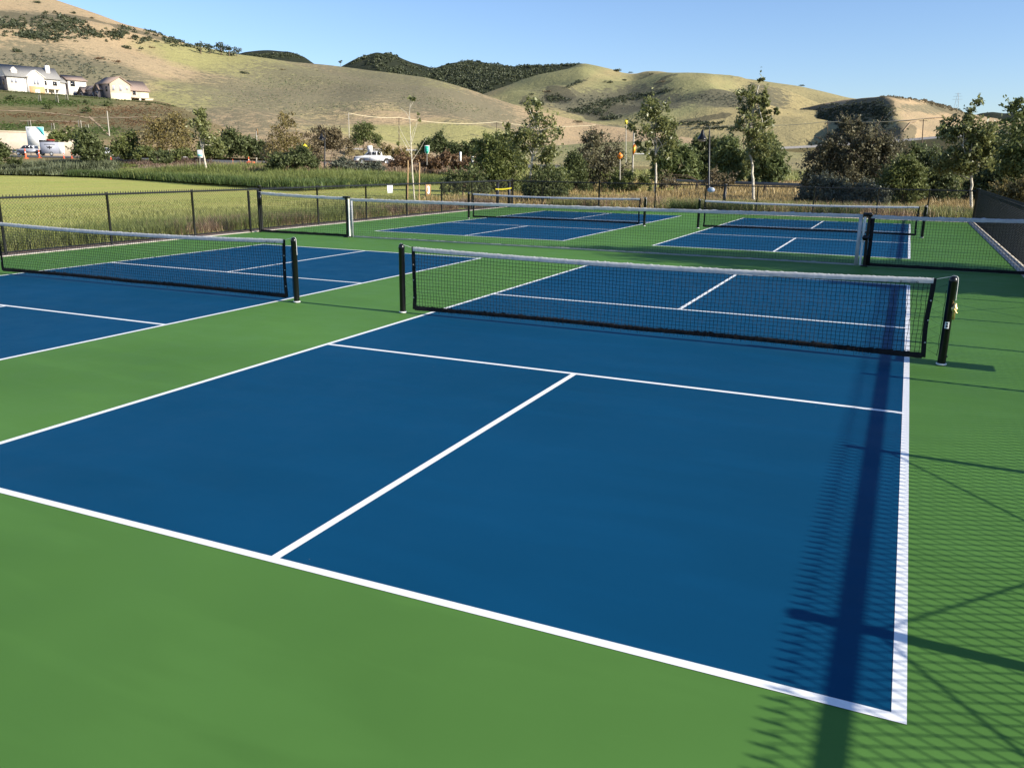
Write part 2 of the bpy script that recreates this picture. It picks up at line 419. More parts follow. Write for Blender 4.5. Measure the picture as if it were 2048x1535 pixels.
def pickle_net(seed=3):
    root = empty('pickleball_net', (0, 0, 0), 'x', 'net')
    xa, xb = -3.17, 3.17
    xs = np.linspace(xa, xb, 142); top = .868+.042*(xs/xb)**2; bot = .085+.012*np.abs(np.sin(xs*1.1))*(1-(xs/xb)**2)
    net_mesh(xs, top-.01, bot,   .0029, .0445, seed).build('mesh_netting', 'net_cord', root)
    xt = np.linspace(xa, xb, 380)
    strip(xt, .868+.042*(xt/xb)**2+.006, .868+.042*(xt/xb)**2-.047, .010, 0, 0, seed, .0028).build('top_tape', 'white_tape', root)
    xw = np.linspace(xa+.01, xb-.01, 320); bz = np.interp(xw, xs, bot); ed = np.clip((abs(xw)/xb-.8)*5, 0, 1)
    b = strip(xw, bz+.026+.004*ed, bz-.022-.008*ed, .006, 0, 0, seed+1, .0045)
    rg = np.random.default_rng(seed)      # the loose cord loops along the bottom band
    lx = np.arange(xa+.3, xb-.5, .022); lz = np.interp(lx, xs, bot)
    p0 = np.stack([lx, np.full(len(lx), -.009), lz+.036+rg.normal(0, .004, len(lx))], 1)
    p1 = p0+np.stack([rg.normal(0, .006, len(lx)), rg.normal(-.003, .004, len(lx)), -.075+rg.normal(0, .010, len(lx))], 1)
    b.wires(p0, p1, .0022, 3)
    b.build('bottom_band', 'black_webbing', root)
    for s in (-1, 1):
        zz = np.linspace(.068, .915 if s > 0 else .918, 30); xx = s*xb+.004*np.sin(zz*9+s)-s*.012*np.sin(zz*3.6)
        m = MB(); w_ = .024
        for sd_ in (-1, 1):
            v = np.concatenate([np.stack([xx-w_, np.full(30, sd_*.006)+.003*np.sin(zz*30), zz], 1), np.stack([xx+w_, np.full(30, sd_*.006), zz], 1)])
            i = np.arange(29); f = np.stack([i, i+1, i+31, i+30], 1); m.add(v, f if sd_ < 0 else f[:, ::-1])
        sb = m.build('side_band', 'black_webbing', root)
        for z in (.23, .47, .68): g = MB(); g.lathe((s*xb, -.0085, z), [(.001, -.004), (.007, -.004), (.009, -.001), (.009, .001)], 10, 'y'); g.build('grommet', 'steel', sb)
        px = s*3.353
        p = MB(); R = .041
        p.lathe((px, 0, 0), [(R, .0), (R, .885), (R*1.06, .886), (R*1.06, .905), (R*.95, .925), (R*.7, .943), (R*.35, .951), (0.001, .953)], 24)
        post = p.build('post', 'black_paint', root, smooth=True)
        c = MB(); c.lathe((px, 0, 0), [(.050, .009), (.052, .014), (.052, .024), (.043, .026)], 20); c.build('base_sleeve', 'white_metal', post)
        # lacing rod and the zigzag lacing
        lx_ = px-s*(R+.010); zs = np.linspace(.10, .80, 24)
        m = MB(); m.tube(np.stack([lx_+.003*np.sin(zs*40), np.full(24, -.012), zs], 1), .0032, 5)
        for z in (.10, .62): m.box((px+s*(R-.004)-.008, -.008, z-.008), (px+s*(R-.004)+.012, .008, z+.008))
        m.build('lacing_rod', 'black_paint', post)
        m = MB(); za = np.linspace(.11, .86, 15); pts = []
        for k, z in enumerate(za): pts.append(((s*xb+s*.02) if k % 2 else lx_, -.010, z))
        m.tube(pts, .0016, 4); m.build('lacing_cord', 'net_cord', root)
        m = MB()
        m.tube([(s*xb, 0, .904), (px-s*.030, 0, .938 if s < 0 else .942), (px, 0, .957), (px+s*.03, 0, .950)], .0026, 5)
        if s > 0: m.tube([(px+.03, 0, .950), (px+.043, 0, .93), (px+.047, 0, .88), (px+.049, 0, .70)], .0034, 6)
        m.build('cable', 'white_metal', root)
        if s > 0:
            m = MB(); m.box((px+.026, -.026, .50), (px+.062, .026, .67)); m.lathe((px+.045, -.034, .615), [(.001, -.012), (.030, -.012), (.030, .016), (.001, .016)], 16, 'y')
            m.tube([(px+.045, -.045, .615), (px+.066, -.05, .585), (px+.072, -.05, .575)], .006, 6)
            wch = m.build('winch', 'brass', post)
            m = MB(); a = np.linspace(-2.1, -1.1, 6); rr = R+.0016
            for z0, z1 in ((.405, .475),):
                v = [(px+rr*math.cos(t), rr*math.sin(t), z) for z in (z0, z1) for t in a]; m.add(v, [(i, i+1, i+7, i+6) for i in range(5)])
            st = m.build('sticker', 'white_sign', post)
            m = MB(); a = np.linspace(-1.85, -1.35, 5); rr = R+.0026
            for z0, z1 in ((.418, .440), (.448, .464)):
                v = [(px+rr*math.cos(t), rr*math.sin(t), z) for z in (z0, z1) for t in a]; m.add(v, [(i, i+1, i+6, i+5) for i in range(4)])
            m.build('sticker_print', 'ink', st)
    # the small clip drawn on the tape near the winch end
    m = MB()
    for x in (2.86, 3.02): m.lathe((x, -.0125, .868), [(.006, 0), (.011, -.001), (.011, .001)], 12, 'y')
    m.tube([(2.87, -.013, .868), (3.01, -.013, .868)], .0015, 4); m.build('tape_clip', 'ink', root)
    return root
NETS = [((-3.048, 6.706), 'white taped net across the nearest blue court with winch post at the right'),
        ((-11.582, 6.706), 'net cut by the left frame edge, over the near left blue court'),
        ((-11.582, 24.994), 'far left net, behind the white divider net and before the field fence'),
        ((-3.048, 24.994), 'far right net, behind the divider net near the mesh covered side fence')]
pn = pickle_net()
for i, ((x, y), lab) in enumerate(NETS):
    o = pn if i == 0 else copy_tree(pn)
    if i:
        for ps in o.children:
            for c_ in list(ps.children):
                if c_.name.startswith(('winch', 'sticker')):
                    for g_ in list(c_.children): bpy.data.objects.remove(g_)
                    bpy.data.objects.remove(c_)
    o.location = (x, y, 0); tag(o, lab, 'net', 'pickleball nets, one across each blue court')

# divider nets between the two pairs of courts
DY = 16.15
def divider(x0, x1, label, z0, z1, sleeves, band, tape, step=.045):
    r_ = empty('divider_net', ((x0+x1)/2, DY, 0), label, 'net', 'portable divider nets between the court pairs')
    L_ = x1-x0; xs = np.linspace(x0, x1, int(L_/step)); u = (xs-x0)/L_
    top = z0+(z1-z0)*u-.012*np.sin(u*math.pi)
    net_mesh(xs, top-.02, np.full(len(xs), .05), .0025, step, int(L_*10), .004, DY).build('mesh_netting', 'net_cord', r_)
    xt = np.linspace(x0, x1, int(L_/.05)); ut = (xt-x0)/L_; tp = z0+(z1-z0)*ut-.012*np.sin(ut*math.pi)
    strip(xt, tp, tp-.068, .007, 0, DY, int(L_*7), .006).build('top_tape', tape, r_)
    xw = np.linspace(x0, x1, int(L_/.08)); strip(xw, np.full(len(xw), .075 if band != 'grey_tape' else .045), np.full(len(xw), .015), .006, 0, DY, int(L_*9), .004).build('bottom_band', band, r_)
    for x, on in ((x0, sleeves[0]), (x1, sleeves[1])):
        if on:
            m = MB(); sgn = 1 if x == x0 else -1; zt = (z0 if x == x0 else z1)
            m.box((x, DY-.009, .02), (x+sgn*.075, DY+.009, zt-.06)) if sgn > 0 else m.box((x-.075, DY-.009, .02), (x, DY+.009, zt-.06))
            m.build('side_sleeve', on, r_)
    return r_
divider(-17.1, -14.10, 'short left section of the divider net meeting the side fence', 1.14, 1.07, (None, None), 'black_webbing', 'white_tape', .06)
divider(-13.93, -1.02, 'long middle section of the divider net with white side sleeves', 1.04, 1.07, ('white_tape', 'white_tape'), 'grey_tape', 'white_tape', .06)
divider(-.86, 2.12, 'right section of the divider net running to the right side fence', 1.06, 1.08, ('black_webbing', None), 'black_webbing', 'white_tape', .055)
def dpost(x, label, flip, hz=1.10):
    r_ = empty('net_post', (x, DY, 0), label, 'post', 'posts holding the divider net')
    s = -1 if flip else 1
    m = MB(); m.tube([(x, DY, 0), (x+s*.01, DY, hz*.5), (x, DY, hz)], .032, 12); m.build('post', 'black_paint', r_, smooth=True)
    m = MB(); m.tube([(x-s*-.085, DY-.01, .03), (x+s*.085, DY-.01, 1.03)], .024, 12); m.build('pipe', 'white_metal', r_, smooth=True)
    m = MB(); m.box((x-.05*s-.02, DY-.05, hz-.05), (x+.10*s+.02, DY+.03, hz)) if s > 0 else m.box((x-.13, DY-.05, hz-.06), (x+.05, DY+.04, hz+.01))
    m.build('clamp', 'black_paint', r_); m = MB(); m.box((x-.07, DY-.09, 0.0), (x+.07, DY+.09, .03)); m.build('foot_plate', 'black_paint', r_)
    if flip:
        m = MB(); m.lathe((x-.04, DY-.07, .60), [(.001, -.03), (.055, -.03), (.06, 0), (.055, .02), (.001, .02)], 16, 'y'); m.tube([(x-.10, DY-.09, .60), (x+.06, DY-.09, .60)], .018, 8); m.build('wheel', 'black_paint', r_)
        m = MB(); m.box((x-.115, DY-.03, .62), (x-.06, DY+.02, 1.0)); m.build('sleeve_box', 'white_metal', r_)
dpost(-14.06, 'black post with a bright white pipe beside it, left of the long divider net', False)
dpost(-.89, 'right post of the divider net, white pipe with a black hand wheel', True)
r_ = empty('gate_post', (-17.1, DY, 0), 'slim black post pair where the divider net meets the left fence', 'post')
m = MB(); m.tube([(-17.10, DY, 0), (-17.10, DY, 1.2)], .034, 10); m.build('post', 'black_paint', r_)
m = MB(); m.tube([(-17.32, DY-.15, 0), (-17.32, DY-.15, 1.17)], .034, 10); m.build('hinge_post', 'black_paint', r_)
m = MB(); m.box((-17.06, DY-.04, .78), (-16.99, DY+.02, 1.14)); m.tube([(-17.02, DY-.02, .78), (-17.02, DY-.02, .68)], .012, 6); m.build('latch', 'black_paint', r_)

# ------------------------------------------------------------------ chain link fences
def fence(p0, p1, posts, label, H=1.19, braces=(), thick=(), kn=.035, bottom_rail=True, RR=.023, WR=.0026):
    p0 = A([*p0, 0.]); p1 = A([*p1, 0.]); d = p1-p0; L_ = np.linalg.norm(d); d /= L_
    r_ = empty('chain_link_fence', (p0+p1)/2, label, 'fence', 'black chain link fences round the courts')
    nrm = A([-d[1], d[0], 0])
    s = .075; off = nrm*.03
    k = np.arange(-int(H/s)-2, int(L_/s)+2)
    def clip(sign):
        # wires along (sign*1, +1): parametrised by bottom intercept
        a_, b_ = [], []
        zb, zt = .03, H+kn
        x0 = k*s+ (0 if sign > 0 else H); x1 = x0+sign*(zt-zb)
        for u0, u1 in zip(x0, x1):
            t0, t1 = 0., 1.; du = u1-u0
            for lo in (0,):
                ta = (0-u0)/du; tb = (L_-u0)/du
                lo_, hi_ = min(ta, tb), max(ta, tb); t0 = max(t0, lo_); t1 = min(t1, hi_)
            if t1 > t0+.01:
                a_.append(p0+d*(u0+du*t0)+A([0, 0, zb+(zt-zb)*t0])); b_.append(p0+d*(u0+du*t1)+A([0, 0, zb+(zt-zb)*t1]))
        return A(a_)+off, A(b_)+off
    m = MB()
    for sg in (1, -1):
        a_, b_ = clip(sg); m.wires(a_, b_, WR, 3)
    kx = np.arange(0, L_, s)        # twisted knuckles on top
    a_ = p0+d*kx[:, None]+A([0, 0, H+kn-.020])+off; m.wires(a_, a_+A([0, 0, .046]), .009, 4)
    m.build('wire_mesh', 'black_vinyl', r_)
    m = MB(); m.tube([p0+A([0, 0, H]), p1+A([0, 0, H])], RR, 10); m.build('top_rail', 'black_vinyl', r_, smooth=True)
    if bottom_rail:
        m = MB(); m.tube([p0+A([0, 0, .055]), p1+A([0, 0, .055])], .018, 8); m.build('bottom_rail', 'black_vinyl', r_, smooth=True)
    proto = {}
    for q in posts:
        c = p0+d*(q if q >= 0 else 0); th = q in thick
        R = .043 if th else .030; hh = H+max(kn+.005, .075 if th else .045)+(.03 if th else 0)
        key = th
        if key not in proto:
            m = MB(); m.lathe((0, 0, 0), [(R, 0), (R, hh-.03), (R*1.15, hh-.028), (R*1.12, hh-.01), (R*.6, hh), (.001, hh+.004)], 12)
            o = m.build('post', 'black_vinyl', None, smooth=True, local=(0, 0, 0)); proto[key] = o
        else:
            o = proto[key].copy(); COL.objects.link(o)
        o.parent = r_; o.location = tuple(c-A(world_loc(r_)))
    for q0, z0, q1, z1 in braces:
        m = MB(); m.tube([p0+d*q0+A([0, 0, z0])-off*.4, p0+d*q1+A([0, 0, z1])-off*.4], .006, 6); m.build('brace_rod', 'black_vinyl', r_)
    return r_
lp = [y+30 for y in (-2.2, .55, 3.3, 6.0, 8.72, 11.42, 14.1, 16.75, 19.45, 22.2, 24.9, 27.6, 30.3, 33.0, 34.5)]
fence((FL, -30), (FL, FY), lp, 'black chain link fence on the left, between the courts and the mown lawn', thick=(lp[7], lp[-1]))
fp = [0, 1.55, 4.4, 7.05, 9.3, 11.5, 13.8, 16.25, 18.1, 19.75]
fence((FL, FY), (FR, FY), fp, 'black chain link fence along the far side before the golden grass', H=1.17, braces=((4.4, .15, 1.6, 1.1), (4.5, 1.1, 7.0, .15), (9.2, 1.1, 7.0, .15), (19.7, 1.1, 18.1, .6)), thick=(0, 19.75, 4.4))
ry = [y+3.6 for y in (-3.4, -2.1, .575, 3.3, 5.83, 7.88, 9.93, 12.07, 12.75, 14.9, 16.7, 17.9, 20.6, 23.3, 26., 28.7, 31.4, 34.4)]
B = lambda a, za, b, zb: (a+3.6, za, b+3.6, zb)
fence((FR, -3.6), (FR, FY), ry, 'black chain link fence on the right, seen edge on and half shaded', thick=(ry[2], ry[9], ry[-1]), H=1.165, kn=.085, RR=.027, WR=.0041,
      braces=(B(.575, 1.12, 3.3, .1), B(.575, 1.12, -2.1, .1), B(3.3, 1.12, .575, .1), B(9.93, .1, 12.07, 1.1), B(9.93, 1.1, 12.07, .1)))
# signs hanging on the fences
def fsign(c, u, w_, h_, t, label, name='fence_sign', mat='white_sign', extra=None):
    c, u = A(c, float), A(u, float); n_ = np.cross(u, [0, 0, 1.])
    m = MB(); m.prism([(-w_/2, -h_/2), (w_/2, -h_/2), (w_/2, h_/2), (-w_/2, h_/2)], c, u, (0, 0, 1), n_*-t)
    o = m.build(name, mat, None, local=c); WL[o.name] = tuple(c); tag(o, label, 'sign'); 
    return o
fsign((FR-.03, 6.74, .88), (0, 1, 0), .30, .45, .004, 'white rectangular rules sign on the right fence by the near net')
fsign((FL+.04, 23.7, 1.03), (0, 1, 0), .36, .28, .004, 'plain white sign hung high on the left lawn fence')
s3 = fsign((FL+.05, 26.45, .93), (0, 1, 0), .42, .44, .012, 'tan court number sign with a white 3 on the left fence', mat='tan_sign')
text_mb('3', .40, (FL+.066, 26.45, .93), (0, 1, 0), (0, 0, 1), .012).build('numeral', 'white_sign', s3)
m = MB(); m.prism([(-.255, -.24), (-.21, -.24), (-.21, .23), (-.255, .23)], (FL+.05, 26.45, .93), (0, 1, 0), (0, 0, 1), (.014, 0, 0)); m.build('edge_strip', 'ink', s3)
c = A([-8.02, FY-.04, .98]); r_ = empty('fence_sign', c, 'small blue and white oval badge sign on the far fence', 'sign')
m = MB(); a = np.linspace(0, 2*math.pi, 24, endpoint=False); sh = [(.16*math.cos(t), .11*math.sin(t)) for t in a]
m.prism(sh, c, (1, 0, 0), (0, 0, 1), (0, .006, 0)); m.build('plate', 'blue_sign', r_)
m = MB(); m.prism([(-.11, .01), (.02, .10), (.13, .075), (.08, .03), (-.02, .045)], c+A([0, -.003, 0]), (1, 0, 0), (0, 0, 1), (0, .002, 0)); m.build('emblem', 'white_sign', r_)

# ------------------------------------------------------------------ hills (real lofted terrain)
def interp_row(row, xs):
    row = sorted(row); p = A(row, float)
    return np.interp(xs, p[:, 0], p[:, 1]), np.interp(xs, p[:, 0], p[:, 2])
def smooth1(a, k):
    if k < 2: return a
    ker = np.hanning(k+2)[1:-1]; ker /= ker.sum(); pad = np.pad(a, k, mode='edge'); return np.convolve(pad, ker, 'same')[k:-k]
def vnoise(P, f, seed, octv=4):
    r = np.random.default_rng(seed); out = 0; amp = 1
    for o in range(octv):
        th = r.uniform(0, 6.28, 6); ph = r.uniform(0, 6.28, 6)
        k = f*2**o*r.uniform(.7, 1.4, 6)
        w1 = .6*np.sin(P[..., 0]*f*1.3+o)+.6*np.sin(P[..., 1]*f*1.1+2*o)
        for a_, p_, k_ in zip(th, ph, k): out = out+amp/6*np.sin(k_*(P[..., 0]*math.cos(a_)+P[..., 1]*math.sin(a_))+p_+w1)*1.8
        amp *= .5
    return out
TER = []
def inside(blobs, PX, PY):
    o = np.zeros_like(PX)
    for b in blobs:
        cx, cy, rx, ry = b[:4]; w_ = b[4] if len(b) > 4 else 1.; an = rad(b[5]) if len(b) > 5 else 0
        dx, dy = PX-cx, PY-cy; u = (dx*math.cos(an)+dy*math.sin(an))/rx; v = (-dx*math.sin(an)+dy*math.cos(an))/ry
        q = np.clip(1.25-(u*u+v*v), 0, 1); o = np.maximum(o, q*w_)
    return o
def loft(name, rows, mat, x0, x1, step=5, sub=14, amp=(1.0, .02), sm=9, seed=1, brush=(), green=(), scrub=(), back=True, lockbase=True, crest_amp=.25, label=None, sbase=0.):
    xs = np.arange(x0, x1+1, step); RY, RD = [], []
    for r in rows:
        y, d = interp_row(r, xs); RY.append(smooth1(y, sm)); RD.append(smooth1(d, sm*2))
    RY, RD = A(RY), A(RD); n = len(rows); G_y, G_d = [], []; tt = []
    for k in range(n-1):
        for j in range(sub):
            t = j/sub; p0, p1, p2, p3 = max(k-1, 0), k, k+1, min(k+2, n-1)
            def cr(R): 
                a_ = .5*(2*R[p1]+(R[p2]-R[p0])*t+(2*R[p0]-5*R[p1]+4*R[p2]-R[p3])*t*t+(3*R[p1]-R[p0]-3*R[p2]+R[p3])*t**3); return a_
            G_y.append(cr(RY)); G_d.append((1-t)*RD[p1]+t*RD[p2]); tt.append((k+t)/(n-1))
    G_y.append(RY[-1]); G_d.append(RD[-1]); tt.append(1.); tt = A(tt)
    Y_, D_ = A(G_y), A(G_d); PX = np.broadcast_to(xs, Y_.shape)
    V = CF[None, None]+(PX[..., None]-1024)/FOC*CR-(Y_[..., None]-767.5)/FOC*CU
    h = np.hypot(V[..., 0], V[..., 1]); P_ = CAM+V*(D_/h)[..., None]
    env = np.clip(np.minimum(tt/.12, 1), 0, 1)[:, None]*(1-(1-crest_amp)*np.clip((tt-.8)/.2, 0, 1)[:, None])
    P_[..., 2] += vnoise(P_, amp[1], seed)*amp[0]*env
    br, gr, sc_ = inside(brush, PX, Y_), inside(green, PX, Y_), np.clip(sbase+inside(scrub, PX, Y_), 0, 1)
    if back:
        b1 = P_[-1].copy(); dirv = V[-1]/h[-1][:, None]; dirv[:, 2] = 0
        dd = D_[-1].mean()*.12
        b1 = b1+dirv*dd; b1[:, 2] -= dd*.35; b2 = b1+dirv*dd*2; b2[:, 2] = -5
        P_ = np.concatenate([P_, b1[None], b2[None]]); br, gr, sc_ = [np.concatenate([q, q[-1:], q[-1:]]) for q in (br, gr, sc_)]
    ny, nx = P_.shape[:2]; i = np.arange(ny*nx).reshape(ny, nx)
    f = np.stack([i[:-1, :-1], i[:-1, 1:], i[1:, 1:], i[1:, :-1]], -1).reshape(-1, 4)
    m = MB(); m.add(P_.reshape(-1, 3), f, brush=br.ravel(), green=gr.ravel(), scrub=sc_.ravel())
    o = m.build(name, mat, smooth=True); tag(o, label, kind='structure')
    TER.append(BVHTree.FromPolygons([tuple(v) for v in P_.reshape(-1, 3)], [tuple(q) for q in f.tolist()]))
    return len(TER)-1
def hit(px, py, which=None):
    v = Vector(ray(px, py)).normalized(); best = None
    for k, t in enumerate(TER):
        if which is not None and k != which: continue
        r = t.ray_cast(Vector(CAM), v)
        if r[0] is not None and (best is None or r[3] < best[3]): best = r
    return None if best is None else A(best[0])
# bank and road shelf behind the lawn and the dry field
sh0 = [(-500, 352, 105), (0, 348, 112), (200, 351, 100), (400, 362, 76), (600, 374, 62), (1000, 364.5, 90), (1500, 361, 120), (2400, 375, 110)]
sh1 = [(-500, 308, 135), (0, 317, 132), (200, 320, 130), (500, 333, 122), (800, 336, 122), (1100, 340, 130), (1500, 345, 150), (2400, 350, 150)]
sh2 = [(-500, 306, 175), (0, 311, 172), (300, 318, 165), (500, 322, 160), (800, 326, 165), (1100, 330, 190), (1500, 337, 230), (2400, 345, 230)]
shelf = loft('roadside_bank', [sh0, sh1, sh2], 'dry_ground', -500, 2400, 20, 6, (.15, .08), 3, 2, back=False)
# asphalt lane the trucks stand on
def ribbon(name, pa, pb, mat, lift=.03, kind='structure'):
    m = MB(); n = len(pa); v = np.concatenate([A(pa), A(pb)])+A([0, 0, lift]); i = np.arange(n-1)
    m.add(v, np.stack([i, i+1, n+i+1, n+i], 1)); return tag(m.build(name, mat), kind=kind)
xs_ = np.arange(-400, 1250, 25)
ya, da = interp_row(sh1, xs_); yb, db = interp_row(sh2, xs_)
pa, pb = [], []
for x, y1_, d1_, y2_, d2_ in zip(xs_, ya, da, yb, db):
    p, q = at(x, y1_, d1_), at(x, y2_, d2_); pa.append(p*.92+q*.08); pb.append(p*.25+q*.75)
ribbon('road', pa, pb, 'asphalt', .22)
def road_z(px, t=.3):
    y1_, d1_ = [float(v[0]) for v in interp_row(sh1, A([px]))]; y2_, d2_ = [float(v[0]) for v in interp_row(sh2, A([px]))]
    p, q = at(px, y1_, d1_), at(px, y2_, d2_); r = p*(1-t)+q*t; r[2] += .22; return r
# planted housing slope and bench
slope = loft('planted_slope', [
    [(-500, 306, 180), (0, 304, 182), (110, 302, 184), (300, 312, 186), (450, 316, 190), (700, 322, 190)],
    [(-500, 250, 215), (0, 254, 214), (110, 258, 214), (300, 262, 212), (430, 285, 205), (520, 305, 200), (700, 321, 196)],
    [(-500, 200, 255), (0, 213, 252), (120, 220, 250), (300, 230, 245), (380, 245, 238), (470, 280, 224), (560, 308, 212), (700, 320, 205)],
    [(-500, 168, 284), (0, 182, 282), (122, 190, 282), (230, 199, 282), (310, 205, 282), (345, 212, 276), (400, 232, 262), (470, 268, 245), (560, 305, 225), (700, 319, 215)],
    [(-500, 167, 312), (0, 181, 308), (122, 189, 308), (230, 198, 308), (310, 204, 308), (345, 211, 300), (400, 232, 285), (470, 268, 262), (560, 305, 240), (700, 318, 225)]],
    'slope_planted', -500, 700, 6, 16, (.5, .10), 5, 5, green=[(60, 200, 220, 20), (40, 250, 90, 26), (200, 262, 60, 20), (-200, 230, 160, 60)], scrub=[(100, 230, 300, 12), (330, 240, 120, 40, .8)], back=False, sbase=.35)
HA_c = [(-500, -230, 740), (-200, -120, 720), (0, -40, 690), (80, -14, 670), (150, 10, 650), (200, 28, 640), (250, 48, 630), (300, 62, 620), (340, 76, 610), (385, 93, 600), (480, 110, 600), (620, 125, 600), (700, 132, 590), (780, 141, 570), (850, 153, 550), (900, 167, 540), (960, 188, 520), (1000, 202, 510), (1050, 216, 500), (1150, 238, 480), (1300, 262, 450), (1450, 288, 430), (1600, 305, 420)]
HA_m2 = [(-500, -60, 560), (0, 60, 520), (200, 92, 505), (385, 128, 490), (620, 160, 480), (850, 190, 450), (960, 218, 430), (1150, 256, 410), (1300, 275, 400), (1600, 312, 390)]
HA_m1 = [(-500, 90, 400), (0, 140, 380), (200, 158, 380), (400, 190, 370), (620, 215, 370), (850, 238, 360), (1000, 255, 350), (1150, 274, 345), (1300, 288, 345), (1600, 316, 350)]
HA_0 = [(-500, 240, 310), (0, 232, 300), (300, 240, 295), (500, 285, 265), (700, 292, 290), (850, 295, 300), (1000, 298, 300), (1150, 302, 300), (1300, 308, 310), (1600, 320, 320)]
HA_b = [(-500, 306, 260), (300, 312, 235), (500, 322, 215), (800, 322, 235), (1100, 326, 250), (1600, 338, 290)]
hillA = loft('hill', [HA_b, HA_0, HA_m1, HA_m2, HA_c], 'hill_dry', -500, 1600, 5, 16, (5.0, .018), 7, 11,
    brush=[(20, 55, 60, 20, .7), (110, 62, 70, 22, .9), (170, 45, 60, 10, .8, 14), (250, 70, 28, 9, .9), (250, 66, 40, 12, .8, 20), (300, 80, 60, 8, .8, 15), (400, 92, 45, 6, .7, 10)],
    green=[(480, 125, 220, 22, 1., 8), (800, 155, 150, 16, .9, 12), (850, 265, 260, 25, .8), (380, 185, 120, 40, .7), (130, 140, 160, 18, .5), (600, 180, 400, 60, .35)],
    scrub=[(100, 130, 220, 32, .9, 8), (640, 170, 330, 55, .75), (880, 205, 190, 35, .9, 10), (500, 240, 260, 50, .5), (60, 50, 120, 30, .6)], sbase=.15)
hillB1 = loft('hill', [[(400, 200, 760), (720, 200, 760)], [(400, 150, 860), (720, 160, 860)], [(400, 125, 960), (470, 116, 980), (490, 110, 990), (540, 106, 1000), (580, 106, 1000), (610, 115, 990), (635, 130, 980), (720, 160, 960)]],
    'hill_dark', 400, 720, 5, 10, (3, .02), 3, 17, brush=[(560, 120, 90, 20)], sbase=.8, crest_amp=.8)
hillB = loft('hill', [[(640, 260, 850), (1250, 260, 850)], [(640, 200, 980), (800, 195, 980), (1000, 215, 980), (1250, 215, 980)], [(640, 150, 1120), (760, 132, 1120), (860, 168, 1120), (960, 155, 1120), (1250, 165, 1120)],
    [(640, 160, 1250), (690, 132, 1260), (715, 116, 1270), (752, 103, 1280), (790, 113, 1280), (825, 133, 1270), (866, 145, 1260), (900, 131, 1260), (930, 123, 1270), (960, 119, 1280), (990, 123, 1280), (1030, 130, 1280), (1090, 131, 1280), (1165, 129, 1260), (1200, 150, 1260), (1250, 180, 1260)]],
    'hill_dark', 640, 1250, 4, 14, (5, .014), 3, 23, brush=[(900, 190, 300, 90)], green=[(975, 122, 40, 6), (760, 118, 30, 6)], sbase=.9, crest_amp=.9)
hillC = loft('hill', [
    [(900, 300, 430), (1300, 305, 440), (1600, 315, 450), (2500, 325, 450)],
    [(900, 262, 560), (1050, 250, 560), (1200, 248, 560), (1350, 262, 560), (1450, 272, 540), (1600, 262, 540), (1800, 272, 560), (2100, 285, 560), (2500, 300, 560)],
    [(900, 235, 700), (1000, 215, 700), (1100, 205, 690), (1200, 208, 700), (1300, 205, 660), (1400, 215, 640), (1500, 222, 660), (1560, 232, 700), (1650, 235, 720), (1800, 250, 700), (2500, 290, 700)],
    [(900, 215, 850), (1000, 196, 850), (1080, 178, 840), (1165, 162, 840), (1260, 178, 860), (1340, 172, 780), (1420, 170, 760), (1500, 188, 800), (1600, 200, 840), (1750, 214, 850), (2500, 280, 800)],
    [(900, 212, 1000), (985, 192, 1000), (1030, 178, 1010), (1080, 160, 1020), (1120, 148, 1030), (1165, 130, 1030), (1200, 137, 1030), (1240, 145, 1040), (1262, 147, 1040), (1290, 142, 960), (1320, 140, 940), (1370, 147, 930), (1440, 150, 940), (1520, 160, 960), (1600, 170, 960), (1650, 180, 960), (1700, 194, 960), (1750, 200, 960), (1800, 208, 950), (1900, 226, 950), (2100, 262, 900), (2500, 290, 900)]],
    'hill_green', 900, 2500, 5, 14, (9, .017), 7, 31,
    brush=[(1210, 212, 110, 13, .75, -6), (1120, 195, 40, 12, .8), (1060, 208, 25, 8, .9), (1190, 222, 40, 10, .7), (1270, 205, 60, 8, .6, -12), (1410, 246, 70, 6, .8), (1500, 215, 60, 14, .55, 15), (1330, 178, 40, 6, .5, -15), (1160, 170, 30, 5, .6, -20)],
    green=[(1100, 175, 130, 30, .9, -20), (1300, 200, 200, 50, .8), (1450, 165, 120, 16, .5)],
    scrub=[(1230, 205, 180, 25), (1480, 210, 110, 25), (1180, 250, 120, 14, .7)], sbase=.05)
hillD = loft('hill', [
    [(1480, 300, 700), (1560, 300, 600), (1700, 308, 460), (1800, 312, 400), (1950, 316, 430), (2500, 325, 520)],
    [(1480, 262, 760), (1560, 262, 680), (1640, 262, 590), (1730, 268, 500), (1800, 262, 440), (1845, 266, 470), (1950, 270, 520), (2500, 300, 640)],
    [(1480, 240, 820), (1560, 238, 745), (1640, 232, 665), (1720, 225, 590), (1785, 216, 520), (1815, 222, 540), (1900, 236, 600), (2000, 250, 650), (2500, 290, 700)],
    [(1480, 228, 860), (1545, 219, 820), (1600, 217, 770), (1640, 208, 730), (1690, 200, 680), (1740, 194, 630), (1775, 191, 590), (1800, 194, 600), (1850, 199, 650), (1895, 211, 690), (1930, 226, 720), (1980, 236, 740), (2050, 245, 760), (2500, 280, 780)]],
    'hill_dry', 1480, 2500, 4, 18, (1.6, .03), 5, 41,
    brush=[(1640, 238, 110, 30, 1.5), (1740, 218, 55, 30, 1.5), (1800, 195, 90, 5, .45, 8), (1900, 218, 60, 8, .8, 20), (1690, 275, 110, 28, 1.5), (1810, 270, 30, 30, .7)], scrub=[(1850, 215, 60, 12, .8)], green=[(1750, 240, 60, 50, .5)], sbase=0.05)  # brush mask on the left flank also darkens it as shade
